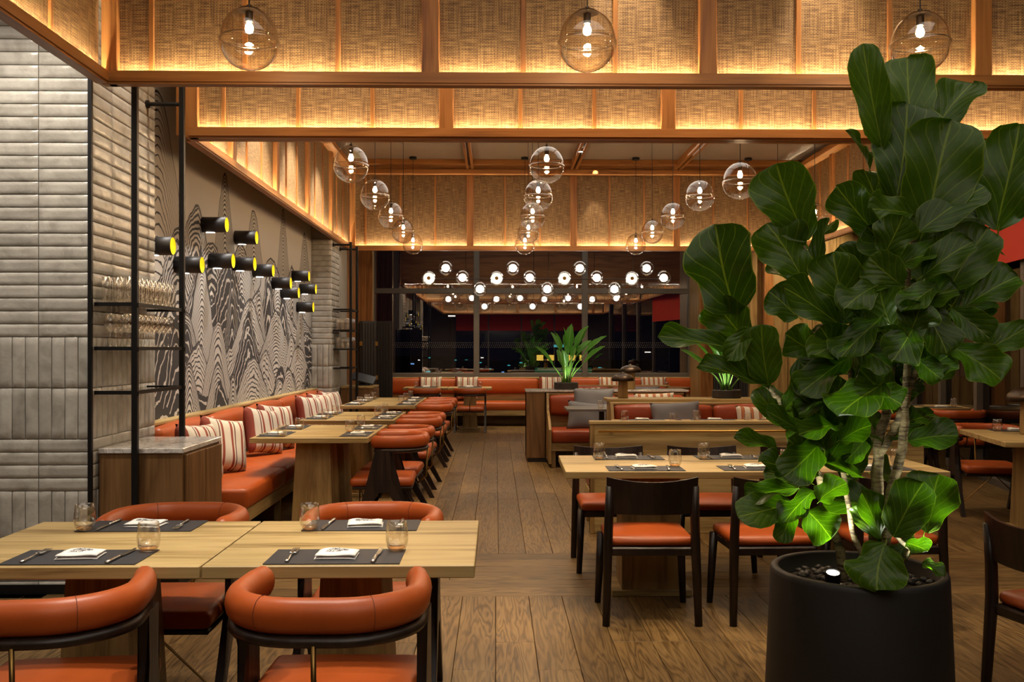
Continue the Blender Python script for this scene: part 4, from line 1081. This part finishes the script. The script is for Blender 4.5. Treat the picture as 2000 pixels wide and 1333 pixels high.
bmg = B(); lathe(bmg, [(0, .008), (.026, .008), (.034, -.004), (0, -.008)], 16, caps=False); CAPM = mesh_from(bmg, 'brass_cap'); CAPM.materials.append(M['oldbrass'])
chand = []
for gI in range(4):
    x0 = -1.55 + gI * 1.077
    for (dx, dy, dz) in ((0, -.12, .06) if False else (-.26, -.13, 0), (0, .0, .175), (.27, -.02, .02), (.55, -.05, -.165)):
        if gI == 3 and dx > .5: continue
        x = x0 + dx
        b = obj('bubble', GLB, None, t, (x, dy, dz)); face = dx < -.2
        obj('opal_bulb', OPB, None, b, (0, .03 if face else 0, 0))
        obj('cap', CAPM, None, b, (0, -.05 if face else .0, 0 if face else (-.115 if dz > .1 else .115)), (R(90) if face else 0, 0, 0))
        if abs(dz) > .05: obj('stem', tube(B(), [(0, -dy, -dz), (0, 0, -.11 if dz > 0 else .11)], .005, 6), M['bronze'], b)
        chand.append((.75 + x, 15.2 + dy, 2.56 + dz))

# ------------------------------------------------------------------ folding screens
def folding_screen(label, loc, pts, H):
    t = thing('folding_screen', label, 'screen', loc, 0, 'folding screens')
    for i, ((x0, y0), (x1, y1)) in enumerate(zip(pts, pts[1:])):
        L = math.hypot(x1 - x0, y1 - y0); a = math.atan2(y1 - y0, x1 - x0)
        p = obj('screen_panel', box(B(), 0.004, L - .004, -.014, .014, .02, H, .004), M['blackmatte'], t, (x0, y0, 0), (0, 0, a))
        bm = B(); n = max(3, int(L / .045))
        for k in range(n): box(bm, .015 + k * (L - .03) / n, .015 + (k + .62) * (L - .03) / n, -.026, -.012, .05, H - .03, .003)
        obj('fluting', bm, M['blackmatte'], p)
        if i:
            for z in (.35, .98, 1.52): obj('hinge', box(B(), -.022, .022, -.036, -.026, z - .035, z + .035, .002), M['brass'], t, (x0, y0, 0))
    return t
folding_screen('black fluted folding screen with brass hinges left of the window', (-2.20, 15.35, 0), [(0, .0), (.07, -.30), (.30, -.18), (.56, -.20)], 1.88)
folding_screen('black fluted folding screen right of the window behind the fig tree', (3.72, 16.0, 0), [(0, .1), (.22, -.05), (.42, .1), (.64, -.02)], 1.80)

# ------------------------------------------------------------------ mushroom lamps
def mushroom(label, loc, s=1.0):
    t = thing('table_lamp', label, 'lamp', loc, 0, 'mushroom table lamps')
    bm = B(); lathe(bm, [(.052 * s, 0), (.056 * s, .01), (.050 * s, .20 * s), (.048 * s, .205 * s)], 24); obj('base', bm, M['oak_z'], t, smooth=False)
    bm = B(); lathe(bm, [(.118 * s, .185 * s), (.125 * s, .20 * s), (.118 * s, .225 * s), (.09 * s, .252 * s), (.045 * s, .266 * s), (.02 * s, .27 * s), (.02 * s, .285 * s), (0, .285 * s)], 28, caps=False)
    lathe(bm, [(.118 * s, .185 * s), (.08 * s, .20 * s), (.0, .207 * s)], 28, caps=False); obj('shade', bm, M['bronze'], t, smooth=True)
mushroom('dark mushroom lamp with an oak base on the oak counter', (1.385, 10.29, .8955))
mushroom('dark mushroom lamp with an oak base on the dark divider behind the first lamp', (1.74, 12.2, .9125), 1.15)
mushroom('dark mushroom lamp on the table at the right edge', (4.23, 7.42, .751), 1.40)

# ------------------------------------------------------------------ leaves and plants
def leaf_mesh(seed, n_t=14, n_s=8, profile=None, fold=.10, wave=.03, droop=.10, name='leaf', petiole=.10):
    rr = random.Random(seed); bm = B(); uvl = bm.loops.layers.uv.new('UVMap'); ph = rr.uniform(0, 6); ph2 = rr.uniform(0, 6); rows = []
    pf = profile
    for j in range(n_t + 1):
        t_ = 1 - (1 - j / n_t) ** 1.35; hw = .5
        for (a, va), (b, vb) in zip(pf, pf[1:]):
            if a <= t_ <= b: 
                f = (t_ - a) / (b - a); f = f * f * (3 - 2 * f); hw = va + (vb - va) * f
        row = []
        for i in range(n_s + 1):
            s_ = i / n_s * 2 - 1
            x = s_ * hw * (1 + .09 * math.sin(10 * t_ + ph + (1 if s_ > 0 else 3))) + .04 * math.sin(3 * t_ + ph)
            y = t_
            z = fold * abs(s_) * hw * 2 + wave * math.sin(11 * t_ + ph2 + 2.2 * (s_ > 0)) * abs(s_) ** 1.6 + .35 * fold * math.sin(5 * t_ + ph) * s_ * hw - droop * t_ * t_ + droop * .5 * t_
            row.append((bm.verts.new((x, y, z)), (i / n_s, t_)))
        rows.append(row)
    for a, b in zip(rows, rows[1:]):
        for i in range(n_s):
            q_ = (a[i], a[i + 1], b[i + 1], b[i]); f = bm.faces.new([k[0] for k in q_]); f.smooth = True
            for l, k in zip(f.loops, q_): l[uvl].uv = k[1]
    if petiole:
        pts = [(0, -petiole, -.02), (0, -petiole * .4, .0), (0, .06, -.006)]
        n0 = len(bm.faces); tube(bm, pts, .012, 5); bm.faces.ensure_lookup_table()
        for f in bm.faces[n0:]:
            for l in f.loops: l[uvl].uv = (.5, .02)
    me = bpy.data.meshes.new(name); bm.to_mesh(me); bm.free(); return me
FIG = [(0, .03), (.06, .20), (.18, .30), (.38, .34), (.62, .47), (.78, .50), (.90, .44), (.965, .30), (1.0, .03)]
FIG2 = [(0, .03), (.06, .24), (.2, .36), (.42, .42), (.62, .50), (.80, .47), (.91, .38), (.97, .24), (1.0, .02)]
LM = [leaf_mesh(40 + k, profile=FIG if k % 2 else FIG2, fold=.08 + .05 * (k % 3), wave=.05 + .02 * (k % 4), droop=.10 + .10 * (k % 3)) for k in range(8)]
for m_ in LM: m_.materials.append(M['leaf'])
def place_leaf(mesh, parent, b, t_, w_, hint, name='leaf'):
    b, t_ = Vector(b), Vector(t_); ax = t_ - b; L = ax.length; y = ax.normalized()
    z = Vector(hint) - y * Vector(hint).dot(y)
    if z.length < .05: z = Vector((0, 0, 1)) - y * y.z
    z.normalize(); x = y.cross(z).normalized(); z = x.cross(y)
    mtx = Matrix((x, y, z)).transposed().to_4x4() @ Matrix.Diagonal((w_, L, (w_ + L) * .5, 1)); mtx.translation = b
    o = bpy.data.objects.new(name, mesh); C.objects.link(o)
    o.parent = parent; o.matrix_local = Matrix.Translation(-Vector(parent.location)) @ mtx
    return o
FICUS_LEAVES = [(1.346, 3.28, 2.12, 1.265, 3.23, 2.475, 0.129, 0.5),
(1.469, 3.33, 2.116, 1.5, 3.4, 2.494, 0.198, 0),
(1.559, 3.34, 2.188, 1.717, 3.38, 2.404, 0.157, 0),
(1.371, 3.23, 1.928, 1.427, 3.26, 2.283, 0.238, 0),
(1.441, 3.16, 1.831, 1.53, 3.12, 2.189, 0.266, 0),
(1.326, 3.33, 2.052, 1.235, 3.28, 2.194, 0.06, 0.8),
(1.73, 3.23, 1.832, 1.774, 3.2, 2.195, 0.242, 0),
(1.313, 3.23, 1.8, 1.159, 3.18, 1.977, 0.144, 0.3),
(1.401, 3.13, 1.81, 1.607, 3.08, 1.961, 0.153, 0.3),
(1.078, 3.28, 1.798, 0.968, 3.24, 2.061, 0.224, 0),
(0.831, 3.23, 1.546, 0.732, 3.18, 1.838, 0.234, 0),
(1.069, 3.28, 1.659, 0.95, 3.3, 1.865, 0.2, 0),
(1.129, 3.33, 1.644, 1.155, 3.3, 1.885, 0.075, 0.9),
(1.171, 3.18, 1.522, 1.13, 3.13, 1.743, 0.183, 0),
(1.165, 3.14, 1.495, 0.934, 3.06, 1.626, 0.146, 0.25),
(0.872, 3.25, 1.434, 0.751, 3.22, 1.593, 0.167, 0),
(0.913, 3.16, 1.303, 0.881, 3.12, 1.503, 0.135, 0),
(0.866, 3.23, 1.409, 0.552, 3.16, 1.482, 0.096, 0.6),
(0.925, 3.2, 1.291, 0.689, 3.13, 1.386, 0.102, 0.7),
(1.326, 3.33, 1.645, 1.217, 3.33, 1.789, 0.126, 0.3),
(1.538, 3.2, 1.628, 1.677, 3.18, 1.835, 0.18, 0),
(1.577, 3.18, 1.566, 1.745, 3.13, 1.674, 0.149, 0.5),
(1.65, 3.23, 1.392, 1.808, 3.18, 1.51, 0.113, 0.5),
(1.525, 3.13, 1.434, 1.652, 3.06, 1.323, 0.165, 0.3),
(1.641, 3.33, 1.5, 1.739, 3.28, 1.588, 0.106, 0.5),
(1.41, 3.23, 1.708, 1.267, 3.18, 1.842, 0.155, 0.4),
(1.371, 3.16, 1.633, 1.209, 3.1, 1.638, 0.104, 0.6),
(1.513, 3.38, 1.796, 1.587, 3.38, 1.943, 0.146, 0.2),
(1.405, 3.1, 1.663, 1.539, 3.03, 1.774, 0.131, 0.5),
(1.354, 3.1, 1.562, 1.494, 3.04, 1.625, 0.138, 0.6),
(1.26, 3.08, 1.527, 1.089, 2.98, 1.394, 0.135, 0.5),
(1.229, 3.13, 1.478, 1.008, 3.03, 1.41, 0.108, 0.6),
(1.315, 3.13, 1.495, 1.26, 3.08, 1.628, 0.16, 0.2),
(1.178, 3.13, 1.393, 0.984, 3.06, 1.294, 0.142, 0.5),
(1.162, 3.18, 1.289, 1.004, 3.12, 1.223, 0.118, 0.6),
(1.055, 3.28, 1.035, 1.039, 3.23, 1.287, 0.112, 0.5),
(1.11, 3.18, 1.081, 1.058, 3.13, 1.274, 0.152, 0.3),
(1.18, 3.23, 1.041, 1.145, 3.18, 1.254, 0.141, 0.3),
(1.24, 3.03, 1.311, 1.067, 2.92, 1.22, 0.174, 0.5),
(1.328, 3.38, 1.06, 1.346, 3.38, 1.207, 0.128, 0.3),
(1.269, 3.23, 1.111, 1.179, 3.18, 1.046, 0.086, 0.3),
(1.397, 3.18, 1.115, 1.527, 3.1, 1.14, 0.131, 0.4),
(1.467, 3.38, 1.151, 1.549, 3.28, 1.105, 0.106, 0.4),
(1.257, 3.03, 0.797, 1.194, 2.95, 0.669, 0.195, 0),
(1.298, 3.08, 0.81, 1.383, 3.03, 0.989, 0.151, 0.2),
(1.441, 3.16, 0.807, 1.502, 3.18, 1.002, 0.189, 0.1),
(1.284, 3.13, 0.796, 1.196, 3.08, 0.954, 0.087, 0.4),
(1.267, 3.18, 0.795, 1.241, 3.16, 0.902, 0.102, 0.2),
(0.997, 3.18, 0.9, 0.803, 3.12, 0.876, 0.142, 0.3),
(1.039, 3.23, 0.944, 0.841, 3.18, 0.935, 0.103, 0.6),
(1.023, 3.1, 0.888, 1.093, 3.06, 0.808, 0.126, 0.2),
(1.023, 3.18, 1.003, 0.884, 3.13, 1.053, 0.102, 0.4),
(0.999, 3.16, 0.877, 0.938, 3.13, 0.784, 0.074, 0.5),
(0.983, 3.28, 1.071, 0.827, 3.23, 1.129, 0.08, 0.5),
(1.086, 3.16, 1.006, 0.963, 3.1, 1.124, 0.127, 0.3),
(1.119, 3.18, 1.047, 1.189, 3.16, 1.152, 0.113, 0.3),
(1.075, 3.13, 1.103, 0.934, 3.06, 1.011, 0.139, 0.4),
(1.367, 3.13, 0.779, 1.403, 3.06, 0.768, 0.079, 0.6),
(1.441, 3.18, 0.699, 1.491, 3.12, 0.675, 0.057, 0.8),
(1.437, 3.23, 0.785, 1.345, 3.18, 0.7, 0.069, 0.5),
(1.412, 3.36, 1.336, 1.532, 3.38, 1.409, 0.146, 0.3),
(1.532, 3.38, 1.391, 1.637, 3.33, 1.355, 0.137, 0.4),
(1.597, 3.4, 1.502, 1.705, 3.43, 1.652, 0.167, 0.2),
(1.436, 3.33, 1.427, 1.288, 3.28, 1.356, 0.142, 0.4),
(1.541, 3.4, 1.52, 1.429, 3.4, 1.65, 0.165, 0.3),
(1.624, 3.38, 1.906, 1.793, 3.4, 2.076, 0.165, 0.3),
(1.554, 3.43, 1.951, 1.663, 3.46, 2.144, 0.187, 0.2),
(1.404, 3.43, 1.876, 1.367, 3.48, 2.09, 0.169, 0.3),
(1.354, 3.18, 1.704, 1.446, 3.08, 1.746, 0.127, 0.6),
(1.235, 3.38, 1.501, 1.178, 3.43, 1.651, 0.148, 0.2),
(1.081, 3.36, 1.537, 0.977, 3.38, 1.629, 0.146, 0.3),
(1.144, 3.33, 1.391, 1.019, 3.28, 1.481, 0.142, 0.4),
(0.94, 3.38, 1.391, 0.871, 3.4, 1.483, 0.11, 0.3),
(0.986, 3.23, 1.216, 1.092, 3.18, 1.323, 0.131, 0.4),
(1.017, 3.33, 1.156, 0.926, 3.33, 1.283, 0.126, 0.3),
(1.236, 3.06, 1.627, 1.105, 2.98, 1.556, 0.129, 0.5),
(1.446, 3.08, 1.628, 1.294, 3.0, 1.557, 0.114, 0.6),
(1.536, 3.16, 1.565, 1.616, 3.08, 1.46, 0.117, 0.5),
(1.655, 3.33, 1.645, 1.775, 3.28, 1.642, 0.124, 0.5),
(1.397, 3.16, 1.874, 1.235, 3.1, 1.899, 0.134, 0.4),
(1.185, 3.06, 1.427, 1.252, 2.98, 1.362, 0.122, 0.4),
(1.144, 3.13, 1.171, 0.975, 3.03, 1.163, 0.115, 0.5),
(1.251, 3.23, 0.988, 1.12, 3.16, 1.049, 0.085, 0.5),
(1.068, 3.16, 0.946, 0.94, 3.08, 0.858, 0.1, 0.5),
(1.582, 3.33, 1.718, 1.692, 3.33, 1.899, 0.162, 0.2),
(1.406, 3.26, 1.818, 1.468, 3.24, 1.992, 0.168, 0.1),
(1.277, 3.08, 1.728, 1.306, 3.03, 1.856, 0.141, 0.3),
(1.356, 3.03, 1.493, 1.244, 2.96, 1.394, 0.144, 0.4),
(1.396, 3.08, 1.561, 1.451, 3.02, 1.41, 0.147, 0.4),
(1.328, 3.06, 1.393, 1.236, 3.02, 1.492, 0.131, 0.3),
(1.396, 3.08, 1.326, 1.48, 3.08, 1.41, 0.133, 0.4),
(1.327, 3.04, 1.46, 1.359, 3.0, 1.574, 0.138, 0.2),
(1.328, 3.08, 1.628, 1.227, 3.08, 1.728, 0.133, 0.3),
(1.294, 3.08, 1.226, 1.19, 3.03, 1.361, 0.147, 0.3),
(1.144, 3.13, 1.393, 1.058, 3.08, 1.494, 0.117, 0.4),
(1.211, 3.04, 1.294, 1.285, 2.98, 1.248, 0.113, 0.6),
(1.023, 3.18, 1.15, 0.904, 3.13, 1.223, 0.102, 0.5),
(1.126, 3.08, 1.125, 1.207, 3.03, 1.179, 0.115, 0.5),
(1.086, 3.16, 0.911, 1.161, 3.13, 0.984, 0.102, 0.5),
(1.379, 3.08, 1.393, 1.44, 3.03, 1.328, 0.115, 0.5),
(1.023, 3.18, 1.392, 1.092, 3.13, 1.257, 0.152, 0.3),
(0.867, 3.18, 1.496, 0.768, 3.13, 1.393, 0.085, 0.5),
(1.145, 3.23, 1.638, 1.232, 3.18, 1.531, 0.131, 0.4)]
FICUS_STEMS = [('trunk', [(1.317, 3.28, 0.669, 0.028), (1.328, 3.28, 0.856, 0.027), (1.332, 3.28, 1.034, 0.025), (1.335, 3.28, 1.124, 0.023), (1.396, 3.33, 1.228, 0.02), (1.403, 3.34, 1.355, 0.016), (1.385, 3.33, 1.5, 0.012)]), ('branch', [(1.328, 3.28, 1.043, 0.018), (1.37, 3.24, 1.136, 0.018), (1.387, 3.2, 1.218, 0.016)]), ('trunk', [(1.329, 3.23, 0.689, 0.025), (1.353, 3.22, 0.936, 0.023), (1.383, 3.2, 1.078, 0.021), (1.397, 3.2, 1.27, 0.018), (1.414, 3.23, 1.48, 0.015), (1.423, 3.25, 1.675, 0.012), (1.468, 3.28, 1.874, 0.011), (1.478, 3.31, 2.112, 0.008), (1.468, 3.32, 2.169, 0.005)]), ('branch', [(1.397, 3.2, 1.27, 0.014), (1.45, 3.2, 1.392, 0.012), (1.565, 3.22, 1.497, 0.01), (1.606, 3.23, 1.586, 0.007)]), ('branch', [(1.332, 3.28, 1.088, 0.012), (1.3, 3.31, 1.175, 0.011), (1.25, 3.32, 1.319, 0.009), (1.208, 3.28, 1.498, 0.008), (1.134, 3.3, 1.642, 0.006), (1.073, 3.28, 1.784, 0.005)]), ('trunk', [(1.257, 3.2, 0.704, 0.014), (1.213, 3.2, 0.8, 0.013), (1.194, 3.22, 0.972, 0.012), (1.18, 3.23, 1.076, 0.009)]), ('trunk', [(1.224, 3.3, 0.673, 0.021), (1.17, 3.3, 0.835, 0.018), (1.134, 3.3, 0.979, 0.016), (1.062, 3.3, 1.104, 0.014), (0.983, 3.28, 1.249, 0.012), (0.93, 3.25, 1.303, 0.01), (0.88, 3.26, 1.409, 0.007), (0.836, 3.25, 1.551, 0.005)]), ('branch', [(1.423, 3.25, 1.639, 0.009), (1.552, 3.23, 1.673, 0.007), (1.615, 3.25, 1.799, 0.005), (1.741, 3.25, 1.853, 0.004)]), ('branch', [(1.38, 3.18, 0.708, 0.011), (1.397, 3.18, 0.752, 0.01), (1.324, 3.13, 0.805, 0.007)])]

fig = thing('fiddle_leaf_fig', 'tall fiddle leaf fig with broad green leaves in the big dark pot', 'plant', (1.262, 3.28, .60))
def shift(p): return (p[0] - 1.262, p[1] - 3.28, p[2] - .60)
for nm, pts in FICUS_STEMS:
    P = [shift(p[:3]) for p in pts]; rad = [p[3] * .78 for p in pts]
    fine, fr = [], []
    for i in range(len(P) - 1):
        for k in range(4):
            f = k / 4; fine.append(tuple(a + (b - a) * f + (random.uniform(-.003, .003) if (i or k) else 0) for a, b in zip(P[i], P[i + 1]))); fr.append((rad[i] + (rad[i + 1] - rad[i]) * f) * random.uniform(.92, 1.08))
    fine.append(P[-1]); fr.append(rad[-1])
    if nm == 'trunk': fine[0] = (fine[0][0], fine[0][1], -.03)
    obj(nm, tube(B(), fine, fr, 9), M['bark'], fig, smooth=True)
rl = random.Random(12)
for i, (bx, by, bz, tx, ty, tz, w_, f) in enumerate(FICUS_LEAVES):
    b, t_ = Vector((bx, by, bz)), Vector((tx, ty, tz)); mid = (b + t_) / 2
    cam_dir = (Vector((0, 0, 1.42)) - mid).normalized()
    h = cam_dir * (1 - .65 * f) + Vector((0, 0, 1)) * f + Vector((rl.uniform(-.35, .35), 0, rl.uniform(-.2, .2)))
    place_leaf(LM[i % 8], fig, b, t_, w_, h)
# filler leaves round the stems
tips = [p for nm, pts in FICUS_STEMS for p in pts[2:] if p[2] > .80 and p[0] > .98]
for i in range(52):
    p = rl.choice(tips); p = Vector(p[:3]) + Vector((rl.uniform(-.04, .04), rl.uniform(0, .12), rl.uniform(-.06, .06)))
    a = rl.uniform(0, 2 * PI); el = rl.uniform(-.2, .9); L = rl.uniform(.13, .25)
    if p.z > 2.0: L *= .8; el = max(el, .5)
    d = Vector((math.cos(a) * math.cos(el), abs(math.sin(a)) * math.cos(el) * .9 + .05, math.sin(el))).normalized()
    if p.z < .95: d.z = abs(d.z) + .2; d.normalize()
    t_ = p + d * L
    h = Vector((0, -.55, .7)) + Vector((rl.uniform(-.8, .8), rl.uniform(-.4, .4), rl.uniform(-.3, .2)))
    place_leaf(LM[i % 8], fig, p, t_, L * rl.uniform(.5, .7), h)
pot = thing('plant_pot', 'big dark tapering pot holding the fig, cut by the bottom edge', 'pot', (1.262, 3.28, 0))
bm = B(); lathe(bm, [(0, 0), (.318, 0), (.322, .01), (.295, .64), (.293, .655), (.288, .66), (.270, .66), (.266, .655), (.266, .57), (0, .57)], 64, caps=False); obj('body', bm, M['pot'], pot, smooth=False)
for p in pot.children[0].data.polygons: p.use_smooth = True
bm = B(); lathe(bm, [(0, .604), (.1, .607), (.264, .60)], 32, caps=False); obj('soil', bm, M['soil'], pot, smooth=True)
PBM = []
for k in range(3):
    t_ = bmesh.new(); bmesh.ops.create_icosphere(t_, subdivisions=1, radius=1); 
    for v in t_.verts: v.co = Vector((v.co.x * .021, v.co.y * .014, v.co.z * .009)) * rl.uniform(.9, 1.1)
    PBM.append(mesh_from(t_, 'pebble', True)); PBM[-1].materials.append(M['pebble'])
for i in range(110):
    a, r_ = rl.uniform(0, 2 * PI), .255 * math.sqrt(rl.random())
    obj('pebble', PBM[i % 3], None, pot, (r_ * math.cos(a), r_ * math.sin(a), .612 + rl.uniform(0, .006)), (rl.uniform(-.3, .3), rl.uniform(-.3, .3), rl.uniform(0, 6)))
def uplight(label, loc, tilt):
    u = thing('plant_uplight', label, 'lamp', loc)
    bm = B(); lathe(bm, [(.024, -.03), (.026, .03), (.022, .03), (.02, .022)], 16, caps=True); obj('housing', bm, M['black'], u, (0, 0, 0), tilt)
    bm = B(); lathe(bm, [(0, .026), (.021, .026), (0, .027)], 16, caps=False); obj('lens', bm, m_emit('uplight_lens', (1, .93, .80), 6), u, (0, 0, 0), tilt)
uplight('small black uplight glowing at the foot of the fig stems', (1.12, 3.13, .655), (R(18), R(-4), 0))
# strelitzias in planters
ST = [(0, .02), (.12, .28), (.35, .46), (.6, .46), (.82, .30), (1.0, .03)]
SM = [leaf_mesh(80 + k, 12, 4, ST, .16, .012, .22, 'blade', 0) for k in range(4)]
for m_ in SM: m_.materials.append(M['blade'])
def strelitzia(label, plabel, loc, H, seed, lean, n=17):
    t = thing('potted_strelitzia', label, 'plant', loc); rr = random.Random(seed)
    bm = B(); lathe(bm, [(0, 0), (.150, 0), (.156, .008), (.156, .085), (.150, .09), (.142, .085), (.142, .07), (0, .07)], 32, caps=False); obj('planter', bm, M['planter'], t, smooth=False, label='low dark round planter')
    for i in range(n):
        a = 2 * PI * i / n * 2.4 + rr.uniform(-.3, .3); out = rr.uniform(.10, .44) * (1 if i > 3 else .5); h = H * rr.uniform(.50, .78) * (1.15 - out * .9)
        dx, dy = math.cos(a), math.sin(a) * .75
        p0 = Vector((dx * .05, dy * .05, .06)); p1 = Vector((dx * out * .35 + lean * .02, dy * out * .35, h * .6)); p2 = Vector((dx * out * .6 + lean * .05, dy * out * .6, h * .84))
        s_ = obj('stem', tube(B(), [p0, (p0 * .5 + p1 * .5) - Vector((dx * .02, dy * .02, 0)), p1, p2], [.010, .008, .007, .005], 6), M['blade'], t, smooth=True)
        tip = p2 + Vector((dx * out * .75 + lean * .05, dy * out * .7, H * rr.uniform(.26, .42) * (1.1 - out)))
        hint = Vector((-dx * .7, -dy * .7 - .5, .5))
        b = p2; ax = tip - b; L = ax.length; y = ax.normalized(); z = hint - y * hint.dot(y); z.normalize(); x = y.cross(z)
        mt = Matrix((x, y, z)).transposed().to_4x4() @ Matrix.Diagonal((L * rr.uniform(.30, .40), L, L * .6, 1)); mt.translation = b
        o = bpy.data.objects.new('leaf', SM[i % 4]); C.objects.link(o); o.parent = t; o.matrix_local = mt
    return t
strelitzia('bright green strelitzia in a low dark planter on the divider', '', (.91, 12.2, .9125), .84, 5, .4)
strelitzia('bright green strelitzia on the oak counter, half hidden by fig leaves', '', (2.52, 10.3, .8955), .78, 9, -.8)

# ------------------------------------------------------------------ night outside the window
struct('ground_outside', box(B(), -60, 60, 18.8, 140, -3.2, -3.0), plain('night_ground', (.02, .022, .026), .35))
EM = {'teal': m_emit('night_light_teal', (.10, .75, .72), 1.6), 'blue': m_emit('night_light_blue', (.25, .55, 1.0), 2.2), 'gold': m_emit('night_light_gold', (1.0, .62, .08), 2.6), 'green': m_emit('night_green_glow', (.03, .55, .20), .22), 'white': m_emit('night_light_white', (1, .9, .75), 4)}
M['night_block'] = plain('night_building', (.02, .022, .03), .8)
ro = random.Random(8)
for i, (x, y, w_, d_, z0, z1, cols, lab) in enumerate(((-7.0, 55, 7, 5, -3, .75, ('blue', 'teal'), 'low waterfront building with blue lit windows outside the left window bay'), (-4.6, 80, 8, 5, -3, .9, ('teal', 'white'), 'long dark building with teal lights far outside the left window bay'), (1.0, 70, 7, 5, -3, .62, ('blue', 'teal'), 'dark building with a few blue lights outside the middle window bay'), (4.2, 60, 3.6, 3, -3, 1.25, ('gold',), 'pavilion with a row of golden lit openings outside the middle window bay'), (9.5, 75, 6, 5, -3, .6, ('teal',), 'dark building outside the right window bay'))):
    b_ = thing('distant_building', lab, 'building', (x, y, z0))
    obj('block', box(B(), -w_ / 2, w_ / 2, 0, d_, 0, z1 - z0), M['night_block'], b_)
    if cols[0] == 'gold':
        for k in range(5): obj('window', box(B(), -1.6 + k * .68, -1.6 + k * .68 + .42, -.05, 0, z1 - z0 - .50, z1 - z0 - .15), EM['gold'], b_)
        obj('green_glow_bar', box(B(), -1.7, 1.9, -.06, 0, 2.4, z1 - z0 - .95), EM['green'], b_)  # glowing bar added to paint the diffuse green glow below the pavilion
        obj('roof_sign', box(B(), -.5, .6, .2, .3, z1 - z0 + .35, z1 - z0 + .5), EM['teal'], b_)
    else:
        for k in range(int(w_ * 2.2)):
            if ro.random() < .6:
                a = -w_ / 2 + .3 + k * .44; zz = z1 - z0 - ro.choice((.1, .3, .55, .8, 1.05)); obj('window', box(B(), a, a + ro.uniform(.10, .3), -.05, 0, zz - .07, zz), EM[ro.choice(cols)], b_)
for i, (x, y, z) in enumerate(((-1.9, 40, 2.9), (-6.2, 45, 1.6), (8.0, 50, 1.35))):
    s_ = thing('street_lamp', ('tall street lamp outside the middle window bay', 'street lamp outside the left window bay', 'street lamp outside the right window bay')[i], 'street lamp', (x, y, -3))
    obj('pole', tube(B(), [(0, 0, 0), (0, 0, z + 3)], .05, 8), M['night_block'], s_); obj('head', box(B(), -.2, .25, -.08, .08, z + 2.98, z + 3.08), M['night_block'], s_); obj('lens', box(B(), -.10, .2, -.07, .07, z + 2.93, z + 2.98), EM['white'], s_)
